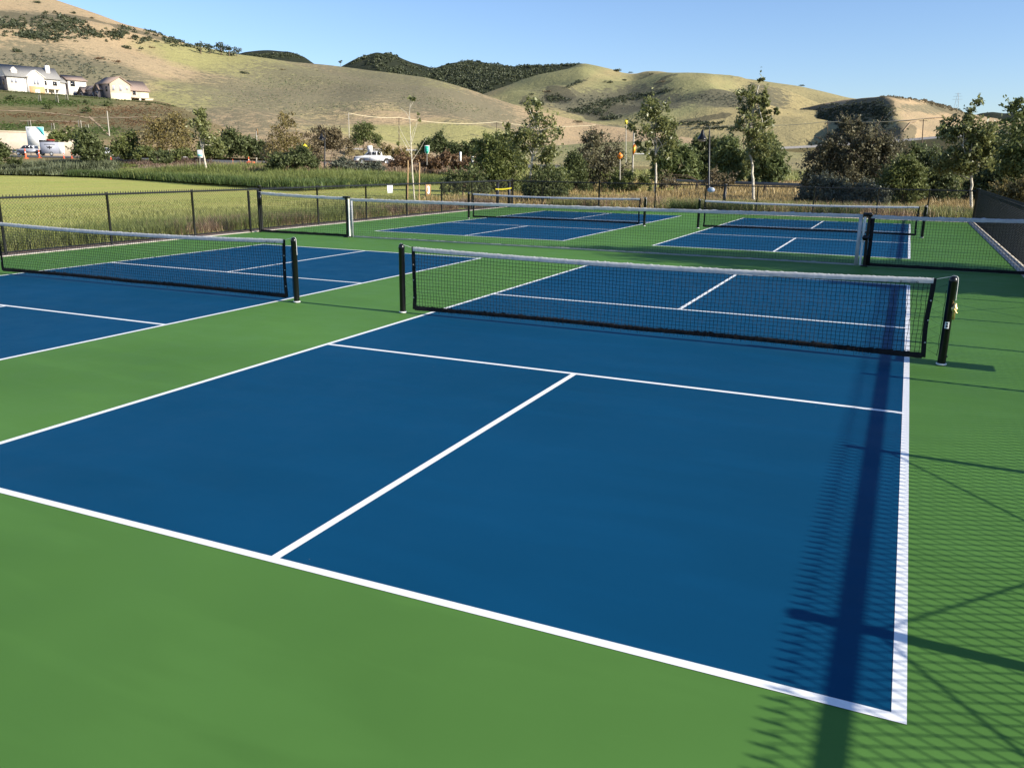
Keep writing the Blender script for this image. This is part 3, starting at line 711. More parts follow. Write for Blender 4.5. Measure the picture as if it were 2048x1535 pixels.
hillE = loft('hill', [[(1880, 300, 640), (2500, 300, 640)], [(1880, 262, 760), (1960, 244, 760), (2500, 230, 760)], [(1880, 262, 900), (1935, 240, 900), (1960, 229, 900), (1985, 226, 900), (2010, 229, 900), (2060, 222, 900), (2200, 205, 900), (2500, 180, 900)]],
    'hill_dark', 1880, 2500, 5, 10, (2.5, .02), 3, 47, brush=[(2100, 250, 200, 60, .7)], sbase=.8, crest_amp=.6)
# farmland at the foot of the right hills and the raised canal road
fld = loft('field', [[(980, 344, 165), (1600, 349, 180), (2500, 352, 190)], [(980, 318, 255), (1300, 315, 265), (1600, 318, 280), (2500, 325, 290)], [(980, 300, 300), (1300, 292, 305), (1600, 300, 330), (1800, 302, 340), (2500, 305, 350)], [(980, 290, 420), (1300, 282, 430), (1600, 296, 450), (2500, 302, 460)]],
    'hill_green', 980, 2500, 10, 10, (.4, .03), 3, 53, green=[(1300, 300, 400, 30, .7), (1700, 345, 300, 8)], back=False, sbase=0)

# foliage -------------------------------------------------------------------------------------------------
def leaves(C, S, tint, r, aspect=1.0, droop=0., up=0.):
    """C centres, S sizes -> folded leaf quads with random turn"""
    n = len(C); a = r.normal(size=(n, 3)); a[:, 2] -= droop; a /= np.linalg.norm(a, axis=1)[:, None]
    b = r.normal(size=(n, 3)); b[:, 2] += up; b -= (a*b).sum(1)[:, None]*a; b /= np.linalg.norm(b, axis=1)[:, None]
    a = a*(S*.5*aspect)[:, None]; b = b*(S*.36)[:, None]; nn = np.cross(a, b); nn /= np.linalg.norm(nn, axis=1)[:, None]+1e-9
    nn = nn*(S*.10)[:, None]
    return np.stack([C-a, C-b*1.0+nn, C+a, C+b*1.0+nn], 1)
SKIRT = [False]
def crown_pts(d, blobs, nclump, per, r, depth=.8, spread=.34, shell=.55, dens=None):
    """clumps spread through real ellipsoids; blobs are (px, py, rx, ry) seen at distance d"""
    k = mpp(d); ar = A([b[2]*b[3] for b in blobs], float); ar /= ar.sum(); out, tc = [], []
    which = r.choice(len(blobs), nclump, p=ar)
    vr = ray(1024, 700); 
    for w_ in which:
        px, py, rx, ry = blobs[w_][:4]; c = at(px, py, d); v = c-CAM; v[2] = 0; v /= np.linalg.norm(v); sd_ = A([v[1], -v[0], 0])
        q = r.normal(size=3); q /= np.linalg.norm(q); q *= (shell+(1-shell)*r.random())*r.random()**.16 if r.random() < .8 else r.random()**.5
        if SKIRT[0] and q[2] < 0: hx = math.hypot(q[0], q[1])+1e-6; q[:2] *= min(1.9, math.sqrt(max(0, 1-(hx*hx))+hx*hx)/max(hx, .45)*.92)
        oa = offax(px); p = c+sd_*q[0]*rx*k*oa*oa+v*q[1]*rx*k*depth*oa*oa+A([0, 0, 1])*q[2]*ry*k*oa
        out.append(p); tc.append(min(rx, ry)*k*spread*oa)
    return A(out), A(tc)
def foliage(d, blobs, nclump, per, leaf, r, depth=.8, spread=.34, aspect=1.4, droop=0., shell=.55, tlo=.0, thi=1., flat=.8, up=0., zmin=0.):
    C, T = crown_pts(d, blobs, nclump, per, r, depth, spread, shell)
    n = r.poisson(per, len(C))+1; idx = np.repeat(np.arange(len(C)), n)
    off = r.normal(size=(len(idx), 3))*T[idx][:, None]*A([.62, .62, .62*flat])
    P_ = C[idx]+off; ct = r.beta(2, 2, len(C)); tint = np.clip(tlo+(thi-tlo)*(.55*ct[idx]+.55*r.random(len(idx))-.05), 0, 1)
    if SKIRT[0]:
        top = P_[:, 2].max(); lo = np.percentile(P_[:, 2], 3)
        if lo > zmin+.2: P_[:, 2] = top-(top-P_[:, 2])*(top-zmin-.12)/(top-lo)
    P_[:, 2] = np.maximum(P_[:, 2], zmin+leaf*.3)
    S = leaf*r.uniform(.6, 1.35, len(idx))
    return C, leaves(P_, S, tint, r, aspect, droop, up), np.repeat(tint, 4)
def plant(name, cat, label, group, d, blobs, base, mat, nclump=60, per=26, leaf=.16, trunk=None, tr=.06, bark='bark_brown', seed=0, depth=.8, spread=.34, aspect=1.4, droop=0., shell=.55, limbs=10, stems=1, zbase=None, twigs=0, extra=None):
    """a tree or shrub: tapered trunk with limbs reaching into the crown, crown of folded leaves. base = (px, py) or world point"""
    r = np.random.default_rng(seed+100)
    if zbase is None: b0 = at(base[0], base[1], d)
    else: b0 = at(base[0], base[1], d); b0[2] = zbase
    t = empty(name, b0, label, cat, group)
    SKIRT[0] = trunk is None and bark == 'bark_brown'
    leaf *= .80; per = int(per*1.45)
    C, Q, T = foliage(d, blobs, nclump, per, leaf, r, depth, spread, aspect, droop, shell, zmin=b0[2]-.1)
    m = MB(); m.quads(Q, tint=T)
    if extra is not None:
        ed, eb, en, ep, el_ = extra
        _, Q2, T2 = foliage(d, eb, en, ep, el_, r, depth, spread*1.1, aspect, droop, shell, zmin=b0[2]-.1); m.quads(Q2, tint=T2)
    ns = int(len(C)*.55)             # leafy shoots poking out of the outline
    if ns:
        cen = C.mean(0); ii = r.choice(len(C), ns); o = C[ii]-cen; o /= np.linalg.norm(o, axis=1)[:, None]+1e-9; o[:, 2] = np.abs(o[:, 2])*.6+.35; o += r.normal(0, .3, o.shape)
        Lh = leaf*r.uniform(1.6, 3.6, ns); kk = 9; tpos = np.linspace(.25, 1, kk)
        P3 = (C[ii][:, None]+o[:, None]*(Lh[:, None]*tpos[None])[..., None]+r.normal(0, leaf*.28, (ns, kk, 3))).reshape(-1, 3)
        P3[:, 2] = np.maximum(P3[:, 2], b0[2]+.05); m.quads(leaves(P3, leaf*r.uniform(.5, 1.1, len(P3)), None, r, aspect, droop), tint=np.repeat(np.clip(.35+.6*r.random(len(P3)), 0, 1), 4))
    m.build('crown', mat, t)
    tk = MB()
    if trunk:
        pts = [b0]+[at(x, y, d) for x, y in trunk]
    else:
        top = A([C[:, 0].mean(), C[:, 1].mean(), b0[2]+.55*(np.percentile(C[:, 2], 80)-b0[2])]); pts = [b0, b0*.5+top*.5+A([.05, 0, 0]), top]
    pts = A(pts); s_ = np.linspace(0, 1, len(pts)*4); P2 = np.stack([np.interp(s_, np.linspace(0, 1, len(pts)), pts[:, i]) for i in range(3)], 1)
    P2[1:-1] += r.normal(0, tr*.35, P2[1:-1].shape)*A([1, 1, .2])
    tk.tube(P2-A([0, 0, .05]) if False else P2, np.linspace(tr, tr*.32, len(P2)), 8)
    lim = r.choice(len(C), min(limbs, len(C)), replace=False)
    for c in C[lim]:
        s0 = r.uniform(.42, .98); o = P2[int(s0*(len(P2)-1))]; mid = (o+c)/2+r.normal(0, .06, 3)*np.linalg.norm(c-o); mid[2] += .05*np.linalg.norm(c-o)
        tk.tube([o, mid, c], [tr*.42, tr*.24, tr*.08], 5, False)
    tk.build('trunk', bark, t, smooth=True)
    if twigs:
        tw = MB(); i0 = r.choice(len(C), twigs); a_ = C[i0]; b_ = a_+r.normal(size=(twigs, 3))*A([.5, .5, .45])*(.28*np.ptp(C[:, 2]))*.5+A([0, 0, .1])
        tw.wires(a_, b_, .006*d/50, 3); tw.build('twigs', 'bark_brown', t)
    return t
SY = 'young sycamores along the fences'
plant('sycamore_tree', 'tree', 'slender white trunked sycamore left of centre behind the far fence', SY, 47, [(1066, 222, 20, 22), (1085, 262, 40, 42), (1048, 285, 34, 36), (1100, 300, 30, 28), (1070, 325, 28, 14), (1018, 262, 8, 20)],
      (1053, 408), 'leaf_sycamore', 85, 26, .17, [(1060, 355), (1064, 318), (1076, 270), (1072, 225)], .085, 'bark_white', 1, spread=.30, limbs=22, zbase=0)
plant('sycamore_tree', 'tree', 'sycamore with a tall bare white trunk and rounded crown, centre right', SY, 58, [(1312, 215, 26, 28), (1305, 250, 44, 30), (1335, 262, 26, 38), (1268, 262, 16, 18), (1290, 290, 30, 14), (1318, 312, 30, 14)],
      (1311, 385), 'leaf_sycamore', 85, 26, .20, [(1312, 340), (1311, 290), (1312, 240)], .085, 'bark_white', 2, spread=.30, limbs=22, zbase=0)
plant('sycamore_tree', 'tree', 'tallest sycamore with a wispy leaning tip, right of the street lamp', SY, 50, [(1522, 160, 7, 10), (1500, 195, 26, 22), (1525, 205, 12, 34), (1505, 245, 44, 34), (1480, 235, 14, 30), (1520, 290, 34, 30), (1548, 222, 10, 8), (1500, 325, 28, 14)],
      (1508, 408), 'leaf_sycamore', 105, 25, .18, [(1505, 350), (1500, 290), (1504, 230), (1518, 170)], .085, 'bark_white', 3, spread=.28, limbs=26, zbase=0)
plant('sycamore_tree', 'tree', 'dense leafy sycamore with a pointed top at the far right fence corner', SY, 47, [(1955, 195, 6, 18), (1945, 222, 20, 26), (1915, 262, 38, 32), (1965, 268, 38, 34), (1935, 312, 56, 34), (1905, 330, 36, 22), (1985, 310, 30, 30)],
      (1942, 414), 'leaf_sycamore', 130, 34, .17, [(1944, 370), (1940, 320), (1942, 260)], .075, 'bark_white', 4, spread=.30, limbs=24, zbase=0)
plant('sycamore_tree', 'tree', 'dark sycamore cut off by the right edge of the frame', SY, 44, [(2035, 235, 30, 36), (2060, 280, 60, 50), (2030, 320, 40, 34), (2090, 330, 60, 44)],
      (2068, 418), 'leaf_green', 95, 32, .17, [(2068, 360), (2065, 280)], .085, 'bark_white', 5, spread=.30, zbase=0)
plant('sycamore_tree', 'tree', 'leaning sycamore behind the lawn bank, left of the white roadside board', SY, 92, [(397, 235, 14, 20), (400, 262, 22, 26), (420, 285, 26, 18), (440, 300, 14, 14)],
      (412, 336), 'leaf_sycamore', 48, 26, .26, [(406, 300), (402, 262)], .11, 'bark_white', 6, zbase=None)
# bare sapling between two stakes
b0 = at(829, 402, 46); b0[2] = 0; t = empty('sapling', b0, 'almost bare thin sapling with a few leaves at its tip, between two stakes', 'tree')
m = MB(); d_ = 46; q = lambda *p: [at(x, y, d_) for x, y in p]
m.tube([b0]+q((825, 350), (823, 310), (821, 270), (819, 225), (821, 200)), [.045, .040, .032, .022, .014, .008], 7)
for pp in (((824, 322), (840, 298), (857, 268)), ((823, 312), (808, 285), (795, 262)), ((822, 290), (832, 255), (838, 232)), ((820, 215), (827, 203), (829, 198)), ((823, 300), (805, 268), (797, 250)), ((820, 240), (812, 225), (800, 215)), ((822, 280), (826, 262), (834, 244))):
    m.tube(q(*pp), [.016, .010, .005], 5)
m.build('trunk', 'bark_white', t, smooth=True)
_, Q, T = foliage(d_, [(823, 197, 8, 6), (837, 228, 3, 8), (808, 228, 3, 3), (839, 240, 3, 4), (797, 287, 4, 3)], 16, 4, .14, np.random.default_rng(5), spread=.5); m = MB(); m.quads(Q, tint=T); m.build('crown', 'leaf_sycamore', t)
for px, py, lab in ((815, 322, 'left wooden stake beside the bare sapling'), (838, 327, 'right wooden stake beside the bare sapling')):
    b = at(px, 402, 45.5); b[2] = 0; e = at(px+1, py, 45.5); m = MB(); m.tube([b, e, e+A([0, 0, .06])], [.032, .032, .006], 8); o = m.build('tree_stake', 'wood_stake', None, local=b); tag(o, lab, 'stake', 'wooden stakes at the bare sapling')

SH = 'shrubs and small trees between the courts and the road'
def sh(lab, d, blobs, mat, nc, per, leaf, base=None, name='shrub', cat='shrub', seed=0, **k):
    xs0 = np.mean([b[0] for b in blobs]); yb = max(b[1]+b[3] for b in blobs)
    return plant(name, cat, lab, SH, d, blobs, base or (xs0, yb+1), mat, nc, per, leaf, seed=seed, **k)
# --- left group near the road
sh('dark shrub at the left frame edge in front of the silver pickup', 112, [(2, 300, 17, 20), (28, 318, 18, 7), (-25, 300, 30, 24)], 'leaf_dark', 60, 40, .30, seed=1)
sh('leafy green tree right of the trailer', 112, [(172, 285, 22, 21), (192, 300, 22, 18), (160, 304, 13, 13), (170, 266, 14, 10)], 'leaf_dark', 80, 42, .30, seed=2, name='small_tree', cat='tree')
sh('bright green shrub behind the trailer by the white billboard', 158, [(115, 272, 20, 10), (140, 268, 22, 14)], 'leaf_green', 50, 36, .35, seed=3)
sh('dark green bushy tree below the planted slope, left of the yellowing tree', 120, [(255, 282, 26, 18), (270, 300, 24, 16), (240, 295, 18, 16)], 'leaf_green', 70, 42, .30, seed=4, name='small_tree', cat='tree')
sh('large sparse yellow brown tree on the left under the last house', 118, [(310, 255, 30, 24), (345, 250, 30, 28), (330, 285, 44, 24), (370, 280, 20, 30), (298, 285, 24, 20)], 'leaf_yellow', 105, 24, .26, seed=5, name='small_tree', cat='tree', twigs=160, spread=.36, extra=(118, [(330, 270, 44, 40)], 40, 14, .26))
sh('small dark round bush by the white car', 108, [(322, 313, 20, 11)], 'leaf_dark', 34, 40, .26, seed=6)
sh('dense green bush right of the leaning sycamore', 120, [(465, 282, 24, 22), (490, 290, 30, 20), (520, 296, 26, 16), (450, 300, 16, 14)], 'leaf_dark', 105, 42, .30, seed=7, extra=(120, [(455, 268, 18, 14), (500, 280, 30, 12)], 24, 24, .3))
sh('tall airy yellow tree left of the yellow diamond sign', 104, [(570, 250, 22, 28), (560, 280, 30, 24), (590, 285, 26, 26), (578, 225, 8, 12)], 'leaf_yellow', 90, 22, .22, seed=8, name='small_tree', cat='tree', twigs=160)
sh('dark spreading bush under the airy yellow tree', 88, [(570, 320, 34, 16), (600, 312, 24, 22), (618, 322, 16, 14), (548, 328, 20, 10)], 'leaf_dark', 90, 44, .24, seed=9, twigs=40)
sh('small domed tree with a dark trunk, right of the yellow diamond sign', 112, [(650, 272, 32, 20), (665, 285, 20, 18), (636, 290, 22, 16)], 'leaf_brown', 60, 30, .24, (650, 334), seed=10, name='small_tree', cat='tree', trunk=[(650, 310), (650, 280)], tr=.09, extra=(112, [(668, 270, 20, 16), (640, 262, 22, 10)], 34, 26, .24), twigs=80)
sh('round glossy green tree on a thin trunk above the white board', 152, [(728, 262, 26, 18), (745, 275, 20, 14), (712, 280, 18, 14), (755, 285, 12, 12)], 'leaf_green', 75, 40, .27, (729, 322), seed=11, name='small_tree', cat='tree', trunk=[(727, 300), (728, 275)], tr=.10)
sh('thin brown scrub below the round green tree', 150, [(715, 300, 34, 16), (750, 300, 22, 14), (685, 305, 20, 16)], 'leaf_brown', 46, 16, .24, seed=12, twigs=150)
sh('grey green bush half hiding the centre pickup', 92, [(690, 328, 26, 14), (720, 334, 26, 11), (750, 332, 20, 12), (672, 334, 16, 10)], 'leaf_silver', 90, 40, .21, seed=13, twigs=60, extra=(92, [(735, 332, 30, 10)], 26, 24, .2))
sh('rust coloured low bushes right of the centre pickup', 100, [(800, 322, 24, 12), (840, 322, 26, 12), (815, 312, 18, 8)], 'leaf_rust', 80, 34, .20, seed=14)
sh('rust and yellow low bush below the green sign', 98, [(880, 320, 26, 12), (895, 312, 20, 8), (862, 326, 18, 10)], 'leaf_rust', 70, 34, .20, seed=15, extra=(97, [(895, 311, 16, 4)], 14, 24, .2))
sh('orange brown bush between two white marker posts', 98, [(930, 322, 24, 12), (950, 318, 16, 9), (915, 328, 16, 8)], 'leaf_rust', 64, 34, .20, seed=16)
sh('dark conifer shaped tree behind the green sign', 150, [(862, 290, 20, 16), (880, 282, 12, 22), (905, 295, 18, 14), (845, 298, 12, 10)], 'leaf_dark', 90, 42, .34, seed=17, name='small_tree', cat='tree')
sh('second dark tree behind the white marker posts', 150, [(935, 298, 22, 14), (950, 290, 14, 12), (920, 302, 12, 10)], 'leaf_dark', 60, 42, .34, seed=18, name='small_tree', cat='tree')
sh('low spreading shrub in front of the big green bush', 54, [(905, 350, 26, 13), (935, 345, 22, 15), (960, 352, 18, 14)], 'leaf_dark', 90, 44, .13, (925, 372), seed=19, zbase=0, twigs=40)
sh('large rounded dark green bush left of the first white trunk', 60, [(990, 285, 34, 24), (1010, 310, 40, 30), (975, 320, 36, 32), (1020, 345, 34, 26), (985, 350, 36, 20), (1025, 280, 18, 18)], 'leaf_green', 250, 46, .17, (1000, 378), seed=20, zbase=0, twigs=60, spread=.26)
sh('low dark shrub right at the first white trunk', 47, [(1085, 352, 34, 22), (1110, 360, 24, 16), (1064, 362, 20, 14)], 'leaf_dark', 120, 46, .12, (1085, 385), seed=21, zbase=0, twigs=80, extra=(47, [(1110, 352, 26, 14)], 30, 30, .12))
sh('big bushy brown twigged shrub left of the orange diamond sign', 66, [(1190, 300, 36, 36), (1225, 305, 26, 32), (1165, 325, 26, 26), (1205, 335, 44, 22), (1190, 272, 24, 14), (1240, 330, 18, 20)], 'leaf_bronze', 190, 30, .17, (1200, 366), seed=22, zbase=0, twigs=380, spread=.28, extra=(66, [(1200, 285, 50, 22), (1240, 320, 20, 24)], 50, 20, .16))
sh('dark green shrub left of the bushy brown shrub', 62, [(1150, 325, 20, 24), (1140, 345, 22, 16), (1160, 345, 22, 16)], 'leaf_dark', 95, 46, .16, (1150, 366), seed=23, zbase=0, extra=(62, [(1146, 305, 14, 12)], 16, 26, .16))
sh('low grey green scrub beneath the orange diamond sign', 64, [(1255, 348, 26, 12), (1285, 352, 22, 9), (1225, 354, 20, 8)], 'leaf_green', 60, 40, .15, (1255, 366), seed=24, zbase=0)
sh('green bush filling in behind the leaning sycamore', 116, [(425, 296, 22, 18), (405, 300, 16, 14)], 'leaf_green', 46, 40, .28, seed=41)
sh('tan brown scrub right of the airy yellow tree', 108, [(612, 285, 18, 22), (628, 300, 16, 18), (540, 295, 18, 22)], 'leaf_brown', 50, 24, .24, seed=42, twigs=90)
sh('dense green bush at the foot of the large yellow brown tree', 114, [(290, 305, 20, 14), (365, 306, 20, 12)], 'leaf_green', 50, 40, .26, seed=43)
sh('dull green scrub behind the domed tree', 122, [(690, 290, 20, 14), (632, 306, 16, 14)], 'leaf_brown', 36, 30, .26, seed=44, twigs=60)
sh('small green bush behind the rust bushes', 120, [(775, 300, 18, 12), (800, 304, 16, 12)], 'leaf_yellow', 36, 30, .24, seed=45)
sh('green bush closing the gap between bronze bush and dark bushes', 60, [(1840, 320, 26, 30), (1825, 345, 26, 26)], 'leaf_pepper', 90, 40, .16, seed=46, zbase=0)
sh('low green growth between the first white trunk and brown shrub', 56, [(1125, 350, 18, 18), (1100, 340, 14, 14)], 'leaf_green', 60, 40, .14, seed=47, zbase=0)
PE = 'willowy pepper trees behind the guardrail'
for lab, bl, d, sd_, mt in (('pepper tree left of the street lamp, behind the second white trunk', [(1340, 300, 26, 26), (1365, 312, 28, 24), (1330, 325, 22, 22), (1375, 335, 24, 16)], 92, 31, 'leaf_pepper'),
    ('dark pepper tree right behind the street lamp', [(1405, 290, 26, 22), (1430, 300, 24, 26), (1415, 325, 30, 22), (1395, 315, 20, 24)], 98, 32, 'leaf_dark'),
    ('pepper tree with drooping foliage left of the tallest sycamore', [(1455, 295, 24, 24), (1475, 312, 22, 26), (1450, 322, 24, 20)], 94, 33, 'leaf_pepper'),
    ('bright drooping pepper tree right of the tallest sycamore', [(1535, 300, 24, 30), (1555, 318, 20, 26), (1525, 330, 24, 18), (1515, 290, 18, 20)], 92, 34, 'leaf_pepper')):
    plant('pepper_tree', 'tree', lab, PE, d, bl, (np.mean([b[0] for b in bl]), 352), mt, 150, 44, .26, seed=sd_, aspect=2.4, droop=.5, spread=.26, zbase=0.3)
sh('low brown shrub in front of the guardrail under the street lamp', 70, [(1432, 348, 22, 12), (1455, 352, 18, 9), (1340, 350, 20, 10)], 'leaf_brown', 60, 36, .15, (1432, 362), seed=25, zbase=0, twigs=60)
sh('huge dark bronze leaved bush right of centre behind the far fence', 56, [(1690, 270, 50, 30), (1740, 275, 48, 30), (1650, 300, 40, 34), (1710, 320, 70, 40), (1770, 300, 44, 40), (1640, 335, 36, 26), (1780, 340, 44, 30), (1700, 245, 30, 12)], 'leaf_bronze', 420, 40, .15, (1715, 392), seed=26, zbase=0, twigs=420, spread=.22, tr=.12, extra=(56, [(1660, 325, 50, 40), (1760, 330, 60, 36)], 120, 30, .15))
sh('green leaved bush at the right foot of the bronze bush', 50, [(1795, 345, 34, 34), (1820, 330, 26, 24), (1830, 360, 30, 24), (1790, 375, 30, 20)], 'leaf_green', 180, 42, .13, (1805, 402), seed=27, zbase=0, spread=.26)
sh('grey leaved low shrub in front of the bronze bush', 48, [(1650, 370, 44, 22), (1700, 376, 50, 22), (1740, 380, 40, 20), (1620, 385, 30, 14)], 'leaf_silver', 200, 46, .11, (1680, 405), seed=28, zbase=0, twigs=60)
sh('dark bushes filling the gap left of the corner sycamore', 58, [(1870, 330, 30, 34), (1890, 350, 36, 26), (1850, 355, 28, 22), (1830, 310, 20, 22)], 'leaf_dark', 190, 44, .16, (1870, 385), seed=29, zbase=0, extra=(58, [(1830, 300, 22, 22)], 30, 26, .16))
sh('dark hedge like bushes right of the corner sycamore trunk', 60, [(1975, 345, 34, 26), (2010, 335, 36, 34), (2040, 345, 34, 26), (1945, 352, 24, 18)], 'leaf_dark', 210, 44, .17, (1990, 376), seed=30, zbase=0, name='small_tree', cat='tree')
sh('dark tree behind the right frame edge sycamore', 64, [(2030, 275, 40, 40), (2070, 300, 50, 50), (2000, 300, 22, 26)], 'leaf_dark', 160, 44, .2, (2035, 370), seed=33, zbase=0, name='small_tree', cat='tree')
sh('sunlit yellow green brush beyond the right side fence', 40, [(2010, 375, 36, 14), (2045, 385, 30, 20), (2070, 370, 40, 20)], 'leaf_yellow', 150, 30, .10, (2030, 410), seed=34, zbase=0, twigs=100, extra=(40, [(2040, 395, 34, 16)], 30, 30, .1))
# trees standing outside the frame on the right, whose shade crosses the courts
for i, (x, y, z0, hh, rr) in enumerate(((9.2, 15.2, 1.7, 3.4, 1.6), (13.0, 14.7, 3.2, 5.2, 2.0), (17.5, 15.9, 6.4, 5.6, 1.5), (7.8, 13.9, 2.2, 2.2, 1.3))):
    r = np.random.default_rng(50+i); t = empty('shade_tree', (x, y, 0), ['leafy tree just outside the right side fence', 'taller leafy tree behind the first one outside the right fence', 'small tree beside the right side fence', 'tree standing farthest out on the right'][i], 'tree', 'trees shading the courts from the right')
    C = []; 
    while len(C) < 230:
        q_ = r.uniform(-1, 1, 3)
        if (q_**2).sum() < 1: C.append(A([x, y, z0+hh/2])+q_*A([rr, rr, hh/2]))
    C = A(C); idx = np.repeat(np.arange(len(C)), 34); P_ = C[idx]+r.normal(0, .17, (len(idx), 3)); m = MB()
    m.quads(leaves(P_, .14*r.uniform(.6, 1.3, len(idx)), None, r, 1.4), tint=np.repeat(r.random(len(idx)), 4)); m.build('crown', 'leaf_sycamore', t)
    m = MB(); m.tube([(x, y, -.02), (x+.05, y, z0), (x, y, z0+hh*.8)], [.10, .08, .02], 8)
    for c in C[::9]: m.tube([(x, y, z0+.2*hh), c], [.03, .008], 5, False)
    m.build('trunk', 'bark_white', t)

# grasses --------------------------------------------------------------------------------------------------
def blades(name, mat, label, pts, hgt, wid, seed, lean=.35, bend=.5, zs=None, tl=0., th=1., per=1, tuft=.0):
    """curved two-segment blades: pts Nx2 (or Nx3) roots"""
    r = np.random.default_rng(seed); pts = A(pts, float)
    if pts.shape[1] == 2: pts = np.c_[pts, np.full(len(pts), -.02)]
    idx = np.repeat(np.arange(len(pts)), per); base = pts[idx].copy(); n = len(idx)
    base[:, :2] += r.normal(0, tuft, (n, 2)) if tuft else 0
    hh = (hgt if np.ndim(hgt) == 0 else A(hgt)[idx])*r.uniform(.55, 1.2, n)
    ww = (wid if np.ndim(wid) == 0 else A(wid)[idx])*r.uniform(.7, 1.3, n)
    az_ = r.uniform(0, 2*math.pi, n); ln = r.normal(0, lean, n); dr = np.stack([np.cos(az_), np.sin(az_), 0*az_], 1)
    sd_ = np.stack([-np.sin(az_+r.normal(0, .8, n)), np.cos(az_), 0*az_], 1)*ww[:, None]*.5
    mid = base+dr*(ln*hh*.35)[:, None]+A([0, 0, 1])*(hh*.58)[:, None]
    tip = base+dr*(ln*hh*(1+bend))[:, None]+A([0, 0, 1])*(hh*(1-.3*np.minimum(ln**2*2, 1)))[:, None]
    v = np.stack([base-sd_, base+sd_, mid+sd_*.8, mid-sd_*.8, tip], 1).reshape(-1, 3); k = np.arange(n)*5
    t0 = r.random(len(pts))[idx]; tint = np.clip(tl+(th-tl)*(.5*t0+.6*r.random(n)-.05), 0, 1)
    m = MB(); m.add(v, np.stack([k, k+1, k+2, k+3], 1), tint=np.repeat(tint, 5)); m.f.append(np.stack([k+3, k+2, k+4], 1))
    return tag(m.build(name, mat), label, 'grass', kind='stuff')
def scatter(n, fn, seed):
    r = np.random.default_rng(seed); return A([fn(r) for _ in range(n)])
U = lambda r, a, b: r.uniform(a, b)
R8 = np.random.default_rng(8)
def field_pts(n, x0, x1, y0, y1, seed, clump=None, thr=0., pw=1.):
    r = np.random.default_rng(seed); t = r.random(n*3); y = y0+(y1-y0)*t**pw; x = r.uniform(x0, x1, n*3); P_ = np.stack([x, y], 1)
    if clump: P_ = P_[vnoise(P_, clump, seed, 3)+r.normal(0, .25, n*3) > thr]
    return P_[:n]
# golden field beyond the far fence
p = field_pts(36000, -24, 26, 36.0, 60, 1, .5, -.6, 1.2); dd = np.hypot(p[:, 0], p[:, 1]+3)
blades('dry_grass', 'grass_gold', 'golden dry grass in the field beyond the far fence', p, .34+.12*np.sin(p[:, 0]*.8), .012+dd*.00035, 1, .5)
p = field_pts(12000, -30, 26, 60, 105, 2, .3, -.5); blades('dry_grass', 'grass_gold', 'pale dry grass at the back of the golden field', p, .5, .06, 2, .5)
p = field_pts(16000, -16, 9, 35.0, 39.5, 3, .9, -.1); blades('grass_tufts', 'grass_olive', 'olive grass tufts against the outside of the far fence', p, .50, .016, 3, .4)
p = field_pts(9000, -16, 9, 35.0, 40.5, 4, 1.1, .35); blades('grass_tufts', 'grass_brown', 'reddish brown grass clumps outside the far fence', p, .55, .016, 4, .5)
p = field_pts(5000, -10, -2, 34.9, 36.5, 41, 1.6, .1); blades('grass_tufts', 'grass_dark', 'dark green grass clumps at the foot of the far fence', p, .55, .014, 41, .4)
# bands outside the left fence
p = field_pts(26000, -22.6, -18.2, 6, 34, 5, .8, -.5); p[:, 0] = -18.2-(abs(p[:, 0])-18.2)**1.15; hh = .22+.20*vnoise(p, .9, 5, 2)
blades('tall_grass', 'grass_olive', 'long olive grass outside the left fence', p, np.clip(hh*.7, .06, .36), .013, 5, .7)
p = field_pts(26000, -20.8, -18.2, 6, 26, 6, 1.1, -.05); blades('tall_grass', 'grass_green', 'tall green grass along the left fence', p, .42, .013, 6, .45)
p = field_pts(15000, -19.9, -18.2, 14.0, 35, 7, 1.3, .15); blades('fountain_grass', 'grass_brown', 'brown seeding grass clumps along the left fence', p, .40, .012, 7, .8)
p = field_pts(14000, -27, -20.4, 17, 40, 71, .6, -.3); blades('tall_grass', 'grass_olive', 'uneven olive grass between the left fence and the lawn', p, .22, .018, 71, .7)
# green bank between lawn and shrubs
def bank(n, xr, yr, seed, dr=None):
    r = np.random.default_rng(seed); px = r.uniform(*xr, n); d0 = interp_row(sh0, px)
    o = []
    for x in px:
        y0_, d0_ = [float(v[0]) for v in interp_row(sh0, A([x]))]; f = r.uniform(*yr); y1_, d1_ = [float(v[0]) for v in interp_row(sh1, A([x]))]
        a_, b_ = at(x, y0_, d0_), at(x, y1_, d1_); q_ = a_*(1-f)+b_*f; q_[2] = a_[2]*(1-f)+b_[2]*f; o.append(q_)
    return A(o)
p = bank(11000, (140, 560), (-.02, .62), 11); blades('tall_grass', 'grass_green', 'bright green tall grass bank behind the lawn on the left', p, np.clip(.62+.42*vnoise(p, .22, 11, 3), .15, 1.15), .036, 11, 1.0, per=4, tuft=.40)
p = bank(9000, (540, 960), (-.04, .5), 12); blades('tall_grass', 'grass_green', 'bright green tall grass bank behind the lawn near the sapling', p, np.clip(.62+.42*vnoise(p, .22, 12, 3), .15, 1.15), .034, 12, 1.0, per=4, tuft=.40)
p = bank(6000, (140, 940), (-.06, .06), 13); blades('tall_grass', 'grass_dark', 'dark green grass edge along the lawn', p, .6, .04, 13, .8, per=4, tuft=.3)
p = bank(8000, (-150, 230), (-.02, .6), 14); blades('sage_scrub', 'leaf_sage', 'grey green sage scrub behind the lawn at the left edge', p, np.clip(.6+.5*vnoise(p, .35, 14, 3), .2, 1.2), .055, 14, 1.1, per=5, tuft=.45)
p = bank(5000, (200, 480), (.45, .9), 15); blades('dry_grass', 'grass_pink', 'pinkish dry grass along the road on the left', p, np.clip(.6+.5*vnoise(p, .3, 15, 3), .1, 1.2), .05, 15, .9, per=3, tuft=.4)
